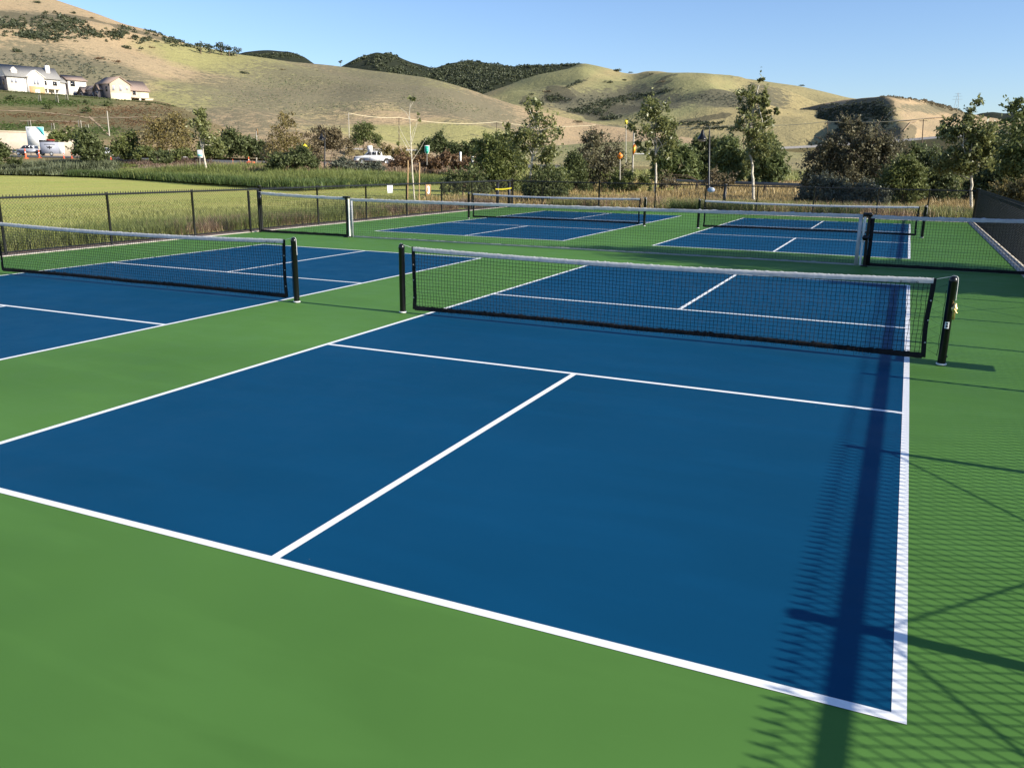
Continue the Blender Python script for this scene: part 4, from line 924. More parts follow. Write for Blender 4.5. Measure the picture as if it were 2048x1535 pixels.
p = bank(6000, (480, 1020), (.4, 1.0), 16); blades('dry_grass', 'grass_brown', 'brown dry grass between the bank and the road', p, .9, .08, 16, .5, per=2, tuft=.3)
p = bank(9000, (960, 2300), (.0, 1.0), 17); blades('dry_grass', 'grass_olive', 'olive field grass behind the guardrail', p, .6, .09, 17, .5, per=2, tuft=.3)
# short lawn blades near the left fence so the mown field is not a bare sheet
p = field_pts(20000, -34, -22, 10, 44, 18, .4, -.8); blades('lawn_grass', 'grass_olive', 'mown yellow green lawn grass left of the courts', p, .07, .022, 18, .6)

# ------------------------------------------------------------------ hillside brush
def lumps(name, label, pts, rad_, leaf, per, seed, mat='chaparral', kind='stuff'):
    r = np.random.default_rng(seed); C = A(pts); R_ = A(rad_)
    idx = np.repeat(np.arange(len(C)), per); q = r.normal(size=(len(idx), 3)); q /= np.linalg.norm(q, axis=1)[:, None]; q *= (r.random(len(idx))**.4)[:, None]
    q[:, 2] = abs(q[:, 2])*.85; P_ = C[idx]+q*R_[idx][:, None]
    S = leaf*R_[idx]*r.uniform(.6, 1.3, len(idx)); t0 = r.random(len(C))[idx]
    m = MB(); m.quads(leaves(P_, S, None, r, 1.1), tint=np.repeat(np.clip(.55*t0+.5*r.random(len(idx)), 0, 1), 4))
    return tag(m.build(name, mat), label, None, kind=kind) if name == 'chaparral' else m
def brush_zone(label, blobs, n, rpx, which, seed, mat='chaparral', per=26, leaf=.55):
    r = np.random.default_rng(seed); ar = A([b[2]*b[3] for b in blobs], float); ar /= ar.sum(); P_, R_ = [], []
    for w_ in r.choice(len(blobs), n, p=ar):
        b = blobs[w_]; an = rad(b[5]) if len(b) > 5 else 0; u, v = r.normal(0, .48, 2); u *= b[2]; v *= b[3]
        px, py = b[0]+u*math.cos(an)-v*math.sin(an), b[1]+u*math.sin(an)+v*math.cos(an)
        h = hit(px, py, which)
        if h is None: continue
        k = math.hypot(*(h-CAM)[:2])/FOC; P_.append(h); R_.append(rpx*k*r.uniform(.5, 1.4))
    return tag(lumps('chaparral', label, P_, R_, leaf, per, seed, mat), label, 'brush', kind='stuff')
brush_zone('dark green chaparral patches across the upper left hill', [(20, 50, 45, 12), (110, 55, 50, 14, 1, 12), (140, 42, 40, 8, 1, 14), (185, 68, 45, 10, 1, 8), (235, 68, 22, 10, 1), (255, 60, 20, 6, 1, 15), (285, 80, 26, 7, 1), (300, 62, 50, 6, 1, 28), (350, 85, 50, 6, 1, 12), (60, 70, 40, 8, 1), (90, 75, 60, 10, 1, 5)], 760, 4.6, hillA, 1)
brush_zone('low grey brush on the left hill above the houses', [(60, 112, 80, 10), (120, 125, 100, 14), (180, 145, 60, 16), (40, 130, 60, 12), (230, 160, 40, 12)], 420, 2.4, hillA, 2, 'leaf_silver')
brush_zone('fine grey sage dotted over the broad dry hill', [(600, 170, 140, 22), (500, 200, 100, 22), (850, 200, 110, 14, 1, 12), (920, 215, 90, 14, 1, 12), (700, 215, 160, 18)], 1500, 1.3, hillA, 3, 'leaf_sage', 10, .8)
brush_zone('dark woodland covering the far wooded hills', [(940, 165, 100, 34), (1040, 150, 100, 20), (800, 150, 60, 14, 1, 14), (900, 150, 60, 16), (760, 120, 34, 12), (960, 135, 60, 12)], 1500, 4.2, hillB, 4, per=26)
brush_zone('woodland along the crest of the far wooded hills', [(725, 118, 20, 3, 1, -24), (780, 112, 24, 3, 1, 24), (820, 133, 22, 3, 1, 24), (890, 138, 24, 3, 1, -16), (940, 124, 24, 3, 1, -8), (1060, 133, 40, 4), (1130, 131, 34, 3)], 420, 3.6, hillB, 5, per=26)
brush_zone('dark brush on the small far hill behind the left shoulder', [(560, 112, 60, 5), (500, 114, 20, 3)], 160, 3.2, hillB1, 6)
brush_zone('dark oak thickets in the gullies of the green hills', [(1070, 208, 24, 6), (1110, 198, 24, 8), (1170, 222, 34, 7), (1200, 225, 20, 8), (1215, 205, 60, 8, 1, -14), (1290, 192, 50, 4, 1, -12), (1150, 168, 26, 3, 1, -22), (1400, 247, 50, 4), (1440, 256, 50, 4), (1220, 236, 20, 5)], 640, 3.6, hillC, 7)
brush_zone('grey brown brush on the green hills', [(1190, 205, 80, 14), (1330, 180, 40, 6), (1480, 195, 60, 10), (1500, 215, 50, 12, 1, 10), (1400, 200, 60, 8)], 620, 1.9, hillC, 8, 'leaf_silver')
brush_zone('dark brush, made denser to deepen the shade on the right hill flank', [(1640, 235, 60, 16), (1700, 222, 50, 16), (1750, 222, 30, 18), (1700, 255, 60, 14), (1600, 240, 50, 14), (1770, 235, 18, 24), (1680, 275, 80, 14)], 2000, 3.0, hillD, 9)  # real brush, thickened so its dark colour adds to the flank's shade
brush_zone('brown brush along the crest of the right hill', [(1800, 195, 50, 4, 1, 6), (1860, 206, 50, 5, 1, 16), (1900, 215, 30, 6, 1, 24)], 260, 2.4, hillD, 10, 'leaf_brown')
# single shrubs one can point to on the hills
HS = [(77, 5, 6, 'dark shrub near the top of the left hill, highest of all', 'chaparral'), (147, 26, 5, 'dark round shrub just below the left crest', 'chaparral'), (184, 36, 4, 'small shrub right below the left crest', 'leaf_brown'),
      (256, 95, 10, 'wide dark shrub standing alone under the long brush band', 'chaparral'), (303, 95, 4, 'small reddish shrub right of the wide dark shrub', 'leaf_rust'), (200, 117, 6, 'reddish shrub above the third house, left of a pair', 'leaf_rust'),
      (233, 123, 5, 'reddish shrub above the third house, right of a pair', 'leaf_rust'), (36, 102, 9, 'dark shrub above the first house roof', 'chaparral'), (487, 145, 8, 'lone dark shrub on the open slope left of the middle', 'chaparral'),
      (565, 139, 4, 'tiny brown shrub right of the lone dark one', 'leaf_brown'), (1235, 141, 8, 'round oak on the skyline between two green hills', 'chaparral'), (1260, 145, 4, 'small oak right of the skyline oak', 'chaparral'),
      (1303, 148, 4, 'small shrub left of the rounded green summit', 'chaparral'), (1324, 163, 5, 'brown shrub under the rounded green summit', 'leaf_brown'), (1218, 164, 7, 'dark shrub on the green slope below the skyline oak', 'chaparral'),
      (1248, 160, 5, 'small dark shrub right on the green slope', 'chaparral'), (1603, 171, 4, 'single shrub on the long right skyline', 'chaparral'), (1064, 188, 5, 'lowest dark shrub left on the green slope', 'chaparral'), (1093, 182, 7, 'brownish shrub middle left of the green slope', 'leaf_brown'),
      (1208, 236, 9, 'dark shrub on the tan rise left of the centre right sycamore', 'chaparral'), (1228, 235, 8, 'dark shrub next to it on the tan rise, farther right', 'chaparral'), (1156, 243, 8, 'flat dark shrub low on the tan rise', 'leaf_brown')]
for i, (px, py, rp, lab, mt) in enumerate(HS):
    h = hit(px, py+rp*.3)
    if h is None: h = at(px, py+rp*.3, 1030)
    k = math.hypot(*(h-CAM)[:2])/FOC; r = np.random.default_rng(i); nn = 9
    pts = h+np.c_[r.normal(0, rp*k*.55, nn), r.normal(0, rp*k*.55, nn), np.abs(r.normal(0, rp*k*.12, nn))]; 
    o = lumps('hill_shrub', lab, pts, np.full(nn, rp*k*.55), .42, 30, i, mt, 'x').build('hill_shrub', mt, None, local=h); tag(o, lab, 'shrub', 'lone shrubs on the hillsides')
for i, (px, py, rp, lab) in enumerate(((402, 93, 13, 'first dark tree of the row on the left skyline'), (420, 95, 11, 'second dark tree of the row on the left skyline'), (443, 94, 14, 'third and roundest tree of the row on the left skyline'), (459, 97, 13, 'fourth tree of the row on the left skyline'), (474, 101, 10, 'last tree of the row on the left skyline'), (681, 124, 5, 'tiny tree on the bare skyline left of the dark peak'))):
    h = hit(px, py+rp*1.2, hillA)
    if h is None: h = at(px, py+rp, 600)
    k = math.hypot(*(h-CAM)[:2])/FOC; t = empty('hilltop_tree', h, lab, 'tree', 'dark trees on the left skyline'); r = np.random.default_rng(70+i)
    pts = h+np.c_[r.normal(0, rp*k*.4, 9), r.normal(0, rp*k*.4, 9), rp*k*(.7+.35*r.normal(0, 1, 9))]
    lumps('x', lab, pts, np.full(9, rp*k*.5), .42, 30, i, 'chaparral', 'x').build('crown', 'chaparral', t)
    m = MB(); m.tube([h-A([0, 0, 1]), h+A([0, 0, rp*k])], [rp*k*.08, rp*k*.04], 6); m.build('trunk', 'bark_brown', t)

# planted slope: contour berms, stair path, saplings with stakes, shrubs ------------------------------------
def slope_ribbon(pix, wpx0, mat, name='path', lift=.10):
    pa, pb = [], []; rr_ = np.random.default_rng(9)
    for (x0, y0), (x1, y1) in zip(pix[:-1], pix[1:]):
        for t in np.linspace(0, 1, 8, endpoint=False):
            wpx = wpx0*rr_.uniform(.35, 1.15); x, y = x0+(x1-x0)*t, y0+(y1-y0)*t+rr_.normal(0, .35); dx, dy = x1-x0, y1-y0; L_ = math.hypot(dx, dy); nx_, ny_ = -dy/L_*wpx/2, dx/L_*wpx/2
            h1, h2 = hit(x+nx_, y+ny_, slope), hit(x-nx_, y-ny_, slope)
            if h1 is not None and h2 is not None: pa.append(h1); pb.append(h2)
    if len(pa) > 1: ribbon(name, pa, pb, mat, lift)
plain('berm_straw', (.31, .225, .13), .95, var=.25, scale=1)
slope_ribbon([(-60, 219), (0, 221), (60, 224), (120, 229), (178, 236), (230, 236), (330, 234)], 1.7, 'berm_straw')
slope_ribbon([(178, 234), (200, 252), (222, 274)], 4.0, 'berm_straw')
slope_ribbon([(40, 243), (110, 242), (180, 246)], 1.4, 'berm_straw')
brush_zone('low planted ground cover on the lower part of the slope', [(60, 205, 110, 7), (40, 253, 90, 7), (210, 262, 50, 8), (120, 206, 60, 7)], 1100, 2.0, slope, 21, 'grass_dark', 18, .7)
brush_zone('rows of brownish young planting on the slope', [(250, 222, 120, 12), (80, 231, 120, 5), (290, 245, 90, 14), (100, 247, 140, 5)], 1500, 1.7, slope, 22, 'leaf_rust', 14, .7)
SSH = [(19, 194, 9, 'dark round shrub below the first house at the left'), (96, 213, 9, 'dark shrub midway down the slope under the first house'), (174, 221, 10, 'dark round shrub at the head of the straight slope path'), (216, 207, 10, 'dark shrub below the third house on the slope'), (172, 203, 6, 'small dark shrub just above the round one on the slope'), (296, 207, 5, 'small dark shrub at the right end of the housing bench')]
for i, (px, py, rp, lab) in enumerate(SSH):
    h = hit(px, py+rp*.6, slope)
    if h is None: continue
    k = math.hypot(*(h-CAM)[:2])/FOC; r = np.random.default_rng(i+30); pts = h+np.c_[r.normal(0, rp*k*.4, 10), r.normal(0, rp*k*.4, 10), np.abs(r.normal(rp*k*.4, rp*k*.25, 10))]
    o = lumps('x', lab, pts, np.full(10, rp*k*.5), .42, 34, i, 'leaf_dark', 'x').build('slope_shrub', 'leaf_dark', None, local=h); tag(o, lab, 'shrub', 'dark shrubs on the planted slope')
for i, (px, py, hp, lab) in enumerate(((80, 204, 14, 'staked sapling under the orange part of the first house'), (115, 206, 15, 'staked sapling under the right end of the first house'), (134, 200, 12, 'staked sapling under the second house'), (60, 256, 16, 'staked sapling above the white billboard'), (107, 264, 18, 'staked sapling right above the billboard'), (162, 268, 28, 'tall staked sapling below the slope path'), (176, 268, 20, 'thin leafless sapling next to the tall staked one'))):
    h = hit(px, py, slope)
    if h is None: continue
    k = math.hypot(*(h-CAM)[:2])/FOC; t = empty('staked_sapling', h, lab, 'sapling', 'staked saplings on the planted slope')
    m = MB(); m.tube([h, h+A([.1, 0, hp*k])], [.07, .03], 5); m.build('trunk', 'bark_brown', t)
    for s_ in (-1, 1): m = MB(); m.tube([h+A([s_*.45, 0, 0]), h+A([s_*.35, 0, hp*k*.8])], .06, 5); m.build('stake', 'pale_pole', t)
h = hit(219, 272, slope); h = h if h is not None else at(219, 272, 200); e = at(214, 222, math.hypot(*(h-CAM)[:2])); m = MB(); m.tube([h, e], [.13, .09], 8); o = m.build('utility_pole', 'pale_pole', None, local=h); tag(o, 'lone pale pole at the foot of the straight slope path', 'pole')

# houses ---------------------------------------------------------------------------------------------------
class Frame:
    """local house frame: origin at front left corner seen at a pixel, u along the front, w away from the viewer"""
    def __init__(s, px, py, d, turn, su=1., sz=1.):
        s.o = at(px, py, d); v = s.o-CAM; v[2] = 0; v /= np.linalg.norm(v); a = rad(turn)
        s.w = A([v[0]*math.cos(a)-v[1]*math.sin(a), v[0]*math.sin(a)+v[1]*math.cos(a), 0]); s.u = A([s.w[1], -s.w[0], 0])*su; s.z = A([0, 0, 1.])*sz; s.w = s.w*su
    def p(s, u, w_, z): return s.o+s.u*u+s.w*w_+s.z*z
    def box(s, m, u0, u1, w0, w1, z0, z1):
        m.add([s.p(u, w_, z) for z in (z0, z1) for u, w_ in ((u0, w0), (u1, w0), (u1, w1), (u0, w1))], [(0, 3, 2, 1), (4, 5, 6, 7), (0, 1, 5, 4), (1, 2, 6, 5), (2, 3, 7, 6), (3, 0, 4, 7)]); return m
def hpart(F, name, mat, boxes, parent):
    m = MB(); [F.box(m, *b) for b in boxes]; return m.build(name, mat, parent)
def gable(F, name, mat, parent, u0, u1, w0, w1, z0, rise, axis='u', over=.5, th=.25):
    """pitched roof slabs; ridge along u or along w"""
    m = MB()
    if axis == 'u':
        wc = (w0+w1)/2; sl_ = rise/(wc-w0)
        for a_, b_ in ((w0-over, wc), (w1+over, wc)):
            za = z0-over*sl_; v = [F.p(u, w_, z) for u in (u0-over, u1+over) for w_, z in ((a_, za), (b_, z0+rise), (b_, z0+rise+th), (a_, za+th))]
            m.add(v, [(0, 1, 2, 3), (7, 6, 5, 4), (0, 4, 5, 1), (1, 5, 6, 2), (2, 6, 7, 3), (3, 7, 4, 0)])
    else:
        uc = (u0+u1)/2; sl_ = rise/(uc-u0)
        for a_, b_ in ((u0-over, uc), (u1+over, uc)):
            za = z0-over*sl_; v = [F.p(u, w_, z) for w_ in (w0-over, w1) for u, z in ((a_, za), (b_, z0+rise), (b_, z0+rise+th), (a_, za+th))]
            m.add(v, [(0, 1, 2, 3), (7, 6, 5, 4), (0, 4, 5, 1), (1, 5, 6, 2), (2, 6, 7, 3), (3, 7, 4, 0)])
    return m.build(name, mat, parent)
def gwall(F, m, u0, u1, w0, w1, z0, z1, rise, axis):
    """wall box with gable peak"""
    F.box(m, u0, u1, w0, w1, z0, z1)
    if axis == 'u': a_ = [(u, w_, z) for u in (u0, u1) for w_, z in ((w0, z1), (w1, z1), ((w0+w1)/2, z1+rise))]
    else: a_ = [(u, w_, z) for w_ in (w0, w1) for u, z in ((u0, z1), (u1, z1), ((u0+u1)/2, z1+rise))]
    m.f.append([A([0, 1, 2])+m.n, A([5, 4, 3])+m.n]); m.v.append(A([F.p(*q_) for q_ in a_])); m.n += 6
def window(F, parent, u0, u1, w_, z0, z1, frame='stucco_white', dark='glass_dark', side=False):
    m = MB()
    if side: F.box(m, w_-.06, w_, u0-.12, u1+.12, z0-.12, z1+.12)
    else: F.box(m, u0-.12, u1+.12, w_-.06, w_, z0-.12, z1+.12)
    f = m.build('window', frame, parent); m = MB()
    if side: F.box(m, w_-.10, w_-.06, u0, u1, z0, z1)
    else: F.box(m, u0, u1, w_-.10, w_-.06, z0, z1)
    m.build('pane', dark, f)
K = 290/FOC
# first house
F = Frame(17, 184, 292, 20, .80, .90); r_ = empty('house', F.p(9, 4, -.6), 'first and largest house, white with a grey roof, at the left edge', 'house', 'houses on the bench above the slope')
m = MB(); gwall(F, m, 0, 18.2, 0, 9.5, -1.6, 5.0, 3.4, 'u'); m.build('wall', 'stucco_white', r_)
gable(F, 'roof', 'roof_grey', r_, 0, 18.2, 0, 9.5, 5.0, 3.4)
m = MB(); gwall(F, m, 6.6, 12.2, -1.2, 4, -1.4, 5.1, 1.9, 'w'); m.build('gable_wall', 'stucco_white', r_); gable(F, 'gable_roof', 'stucco_white', r_, 6.6, 12.2, -1.2, 4.2, 5.1, 1.9, 'w', .4, .22)
hpart(F, 'orange_wall', 'stucco_orange', [(6.75, 12.0, -1.26, -1.2, -1.4, 2.2)], r_); hpart(F, 'entry_door', 'stucco_white', [(8.6, 10.2, -1.36, -1.26, -1.4, 1.2)], r_)
hpart(F, 'gable_side_shade', 'wall_shade_and_cap', [(-.06, 0, .1, 9.4, -1.6, 4.9)], r_)  # thin panel coloured dark to put this gable end in shade
hpart(F, 'end_wing', 'stucco_white', [(18.2, 20.6, 1.4, 8.5, -1.8, 4.2)], r_); gable(F, 'end_roof', 'roof_grey', r_, 18.2, 20.6, 1.4, 8.5, 4.2, 1.7)
hpart(F, 'porch_roof', 'stucco_tan', [(12.3, 17.4, -2.2, 0, 1.5, 1.75)], r_); hpart(F, 'porch_post', 'stucco_white', [(12.5, 12.9, -2.1, -1.7, -1.6, 1.5)], r_); hpart(F, 'porch_post', 'stucco_white', [(15., 15.4, -2.1, -1.7, -1.6, 1.5)], r_)
ch = hpart(F, 'chimney', 'stucco_white', [(14.6, 16.0, 2.2, 3.4, 5.5, 9.2)], r_); hpart(F, 'chimney_cap', 'wall_shade_and_cap', [(14.9, 15.3, 2.4, 3.2, 9.2, 9.6)], ch)
m = MB(); gwall(F, m, 2.2, 4.0, 1.0, 3.6, 5.4, 6.9, .8, 'w'); dm = m.build('dormer', 'stucco_white', r_); gable(F, 'dormer_roof', 'stucco_white', dm, 2.2, 4.0, 1.0, 3.4, 6.9, .8, 'w', .25, .12)
for u in (1.3, 2.6): window(F, r_, u, u+.7, 0, 3.0, 4.2, dark='grey_panel')
for u in (8.5, 9.6): window(F, r_, u, u+.6, -1.26, 2.8, 4.4, dark='grey_panel')
window(F, r_, 12.5, 13.4, 0, 2.9, 4.2); window(F, r_, 15.6, 17.0, 0, 2.9, 4.2); window(F, r_, 13.1, 14.8, 0, -1.2, .8, dark='stucco_tan')
for w_ in (2.6, 6.4): window(F, r_, w_, w_+1.0, 0-.06, 2.4, 3.9, frame='wall_shade_and_cap', side=True)
# second house
F = Frame(138, 188, 300, 24, .86, .88); r_ = empty('house', F.p(4, 4, -.6), 'second, smaller house with shade-coloured left side and brown roof, partly hidden', 'house', 'houses on the bench above the slope')
hpart(F, 'wall', 'stucco_white', [(0, 6.4, 0, 8.5, -2, 4.6)], r_); gable(F, 'roof', 'roof_brown', r_, 0, 6.4, 0, 8.5, 4.6, 1.6); hpart(F, 'side_wall', 'wall_shade_and_cap', [(-.06, 0, .0, 8.4, -2, 4.5)], r_)  # left panel and wing take a dark colour in place of shade
hpart(F, 'side_wing', 'wall_shade_and_cap', [(-1.4, -.06, .4, 5, -2, 1.6)], r_); window(F, r_, .9, 2.4, 0, 2.6, 4.2); window(F, r_, 1.4, 2.8, 0, -1.6, .4); window(F, r_, 2.4, 3.4, -.06, 2.4, 3.8, side=True)
# third house
F = Frame(222, 196, 286, 30, .86, .90); r_ = empty('house', F.p(6, 4, -.6), 'third, cream coloured house with shade-coloured left wing and brown roofs, at the right', 'house', 'houses on the bench above the slope')
m = MB(); gwall(F, m, 0, 7.4, 0, 9, -2, 4.6, 2.1, 'w'); m.build('wall', 'stucco_tan', r_); hpart(F, 'lower_wall', 'stucco_cream', [(.0, 7.4, -.07, 0, -2, 1.7)], r_)
gable(F, 'roof', 'roof_brown', r_, 0, 7.4, 0, 9, 4.6, 2.1, 'w', .5, .25); hpart(F, 'side_wall', 'wall_shade_and_cap', [(-.07, 0, 0, 9, -2, 4.5)], r_)  # left wall panel coloured as if already in shade
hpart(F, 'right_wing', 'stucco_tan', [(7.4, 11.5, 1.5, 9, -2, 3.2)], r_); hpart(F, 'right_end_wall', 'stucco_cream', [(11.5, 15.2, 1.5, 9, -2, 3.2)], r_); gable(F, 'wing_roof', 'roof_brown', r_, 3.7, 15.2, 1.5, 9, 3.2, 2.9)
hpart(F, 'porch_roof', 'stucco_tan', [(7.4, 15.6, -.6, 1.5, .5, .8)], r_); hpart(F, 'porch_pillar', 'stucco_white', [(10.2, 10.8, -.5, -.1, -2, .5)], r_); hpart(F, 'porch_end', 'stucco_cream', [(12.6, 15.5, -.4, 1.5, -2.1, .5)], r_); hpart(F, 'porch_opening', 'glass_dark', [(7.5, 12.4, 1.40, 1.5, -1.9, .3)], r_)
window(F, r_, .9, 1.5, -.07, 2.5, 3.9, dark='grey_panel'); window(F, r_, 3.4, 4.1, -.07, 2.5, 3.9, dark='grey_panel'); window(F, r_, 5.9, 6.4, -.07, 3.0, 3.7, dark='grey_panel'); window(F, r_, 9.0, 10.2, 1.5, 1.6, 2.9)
# its long left side and two small cross gables, shade put into the wall colour
m = MB(); F.box(m, -.10, 5.5, 9, 19.5, -1.8, 2.9); m.build('left_wing', 'wall_shade_and_cap', r_); gable(F, 'left_wing_roof', 'roof_brown', r_, -.1, 5.5, 8.6, 19.8, 2.9, 1.5, 'w', .3, .2)
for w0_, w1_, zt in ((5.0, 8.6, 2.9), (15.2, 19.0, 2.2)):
    m = MB(); gwall(F, m, -1.0, 2.2, w0_, w1_, -1.8, zt, 1.7, 'u'); cg = m.build('cross_gable', 'wall_shade_and_cap', r_); gable(F, 'cross_gable_roof', 'roof_brown', r_, -1.0, 2.2, w0_, w1_, zt, 1.7, 'u', .4, .2)
    window(F, r_, (w0_+w1_)/2-.6, (w0_+w1_)/2+.6, -1.0, .4, 2.0, frame='stucco_white', side=True)
window(F, r_, 11, 12, -.10, .6, 1.8, frame='stucco_white', side=True); window(F, r_, 1.6, 2.5, -.07, 2.2, 3.5, frame='wall_shade_and_cap', side=True)
# hedge along the bench edge
pts = []; 
for px in np.arange(-20, 350, 2.2):
    y0_ = float(np.interp(px, [-500, 0, 122, 230, 310, 345], [168, 183, 191, 200, 206, 213])); h = hit(px, y0_+.5, slope)
    if h is not None: pts.append(h)
tag(lumps('x', '', pts, np.full(len(pts), .55), .5, 16, 3, 'leaf_dark', 'x').build('hedge', 'leaf_dark'), 'low dark hedge running along the house bench edge', 'hedge')

# retaining wall and billboard
F = Frame(-60, 300, 182, 0); o = F.o; r_ = empty('retaining_wall', F.p(9, 0, 0), 'beige retaining wall behind the parked pickup at the left edge', 'wall')
hpart(F, 'wall', 'retaining', [(-4, 17.5, 0, .4, -1, 3.2)], r_); hpart(F, 'wall_cap', 'stucco_tan', [(-4, 17.6, -.06, .5, 3.2, 3.45)], r_)
F = Frame(57, 300, 166, -8, .76, .9); r_ = empty('billboard', F.p(1.7, 0, 0), 'white construction billboard with a pale blue corner, behind the trailer', 'sign')
hpart(F, 'board', 'white_sign', [(0, 3.45, 0, .08, .6, 4.15)], r_); hpart(F, 'leg', 'pale_pole', [(.3, .42, .08, .2, -1, 4)], r_); hpart(F, 'leg', 'pale_pole', [(3.0, 3.12, .08, .2, -1, 4)], r_)
m = MB(); m.prism([(1.9, 4.1), (3.42, 4.1), (3.42, 2.5), (2.9, 2.9), (2.5, 3.5)], F.o-F.w*.012, F.u, F.z, F.w*.006); m.build('blue_artwork', 'teal_sign', r_)
hpart(F, 'printing', 'grey_panel', [(.3, 1.0, -.02, 0, 3.75, 3.85), (.3, .8, -.02, 0, 3.5, 3.6), (1.75, 1.9, -.02, 0, 3.6, 4.0), (.3, 1.2, -.02, 0, 2.3, 2.36), (.3, 1.4, -.02, 0, 1.9, 1.95), (1.5, 1.56, -.02, 0, 2.9, 3.4)], r_)

# vehicles -------------------------------------------------------------------------------------------------
def pickup(px, d, turn, paint, label, lights='red_lens', scale=1.0, t_=.3, dz=0):
    """u axis runs from front bumper (0) to tail (5.7); side seen is w = 0"""
    b = road_z(px, t_); F = Frame(px, 300, d, turn); F.o = A([*at(px, 300, d)[:2], b[2]+dz]); S = scale
    F.u = F.u*S; F.w = F.w*S; F.z = F.z*S
    r_ = empty('pickup_truck', F.p(2.85, .95, 0), label, 'truck')
    prof = [(0.03, .45), (0, .72), (.10, 1.02), (1.35, 1.14), (1.45, 1.18), (3.95, 1.18), (3.97, 1.14), (5.62, 1.14), (5.66, .62), (5.60, .45), (4.95, .42)]
    for cx in (4.55, 1.05): prof += [(cx+.43*math.cos(a), .40+.43*math.sin(a)) for a in np.linspace(0.1, math.pi-.1, 9)]
    m = MB(); m.prism(prof, F.p(0, .03, 0), F.u, F.z, F.w*1.84); m.build('body', paint, r_)
    m = MB(); m.prism([(1.40, 1.18), (1.98, 1.72), (2.25, 1.80), (3.62, 1.80), (3.85, 1.70), (3.95, 1.18)], F.p(0, .14, 0), F.u, F.z, F.w*1.62); cabm = m.build('cab', paint, r_)
    for k_, q in enumerate(([(1.62, 1.22), (2.05, 1.66), (2.42, 1.71), (2.42, 1.22)], [(2.52, 1.22), (2.52, 1.71), (3.12, 1.71), (3.12, 1.22)], [(3.24, 1.22), (3.24, 1.70), (3.55, 1.69), (3.78, 1.24)])):
        m = MB(); m.prism(q, F.p(0, .115, 0), F.u, F.z, F.w*.024); m.build('side_window', 'glass_dark', cabm)
    m = MB(); a_ = [F.p(u, w_, z) for u, w_, z in ((1.36, .24, 1.20), (1.36, 1.66, 1.20), (1.93, 1.60, 1.72), (1.93, .30, 1.72))]; m.add(a_, [(0, 1, 2, 3)]); m.build('windscreen', 'glass_dark', cabm)
    m = MB(); m.add([F.p(3.93, .26, 1.24), F.p(3.93, 1.62, 1.24), F.p(3.885, 1.55, 1.66), F.p(3.885, .33, 1.66)], [(0, 1, 2, 3)]); m.add([F.p(3.99, .26, 1.24), F.p(3.99, 1.62, 1.24), F.p(3.90, 1.55, 1.66), F.p(3.90, .33, 1.66)], [(0, 1, 2, 3)]); m.build('rear_window', 'glass_dark', cabm)
    for cx in (1.05, 4.55):
        for w_ in (.02, 1.66):
            m = MB(); n = 18; ang = np.linspace(0, 2*math.pi, n, endpoint=False)
            v = [F.p(cx+R*math.cos(a), w_+dw, .38+R*math.sin(a)) for R, dw in ((.24, -.01), (.37, 0), (.38, .05), (.38, .22), (.2, .24)) for a in ang]
            m.add(v, [(i*n+j, i*n+(j+1) % n, (i+1)*n+(j+1) % n, (i+1)*n+j) for i in range(4) for j in range(n)]); wl = m.build('wheel', 'tyre', r_)
            m = MB(); v = [F.p(cx+R*math.cos(a), w_+dw, .38+R*math.sin(a)) for R, dw in ((.245, -.015), (.18, .03), (.05, -.005), (.001, -.01)) for a in ang]
            m.add(v, [(i*n+j, i*n+(j+1) % n, (i+1)*n+(j+1) % n, (i+1)*n+j) for i in range(3) for j in range(n)]); m.build('rim', 'steel', wl)
    for w_ in (.0, 1.76): m = MB(); F.box(m, 5.56, 5.69, w_, w_+.16, .75, 1.08); m.build('taillight', lights, r_)
    for w_ in (.02, 1.68): m = MB(); F.box(m, -.01, .16, w_, w_+.2, .78, .95); m.build('headlight', 'glass_dark', r_)
    m = MB(); F.box(m, 5.6, 5.78, .1, 1.8, .42, .60); F.box(m, -.08, .05, .1, 1.8, .40, .58); m.build('bumper', 'steel', r_)
    return F
pickup(708, 131, 2, 'car_white', 'white crew cab pickup passing on the road behind the grey bush', t_=.4, scale=1.05)
F = pickup(24, 158, -28, 'car_silver', 'silver pickup parked at the left, hitched to a grey box trailer', t_=.65, scale=.86)
b = road_z(84, .65); F = Frame(84, 312, 152, 4, .78, .95); F.o[2] = b[2]
r_ = empty('box_trailer', F.p(2, 1, 0), 'grey and white box trailer with a dark winged emblem, orange cones before it', 'trailer')
hpart(F, 'side_wall', 'grey_panel', [(0, 3.1, 0, 2.0, .35, 2.15)], r_); hpart(F, 'rear_wall', 'car_white', [(3.1, 4.1, .02, 1.98, .35, 2.12)], r_)
hpart(F, 'top_load', 'ink', [(-.1, 1.0, .3, 1.7, 2.15, 2.5), (1.0, 2.4, .4, 1.2, 2.15, 2.4)], r_); hpart(F, 'red_tarp', 'red_cloth', [(1.2, 2.6, .3, 1.5, 2.40, 2.58)], r_); hpart(F, 'drawbar', 'ink', [(-1.2, 0, .9, 1.1, .4, .55), (-.8, 0, .4, 1.6, .35, .9)], r_)
m = MB(); m.prism([(.9, 1.55), (1.25, 1.42), (1.5, 1.60), (1.75, 1.42), (2.1, 1.55), (1.85, 1.2), (1.62, 1.22), (1.5, .98), (1.38, 1.22), (1.15, 1.2)], F.o-F.w*.02, F.u, F.z, F.w*.012); m.build('emblem', 'ink', r_)
hpart(F, 'lettering', 'ink', [(u, u+.13, -.02, 0, 1.72, 1.86) for u in np.arange(.6, 2.4, .19)], r_)
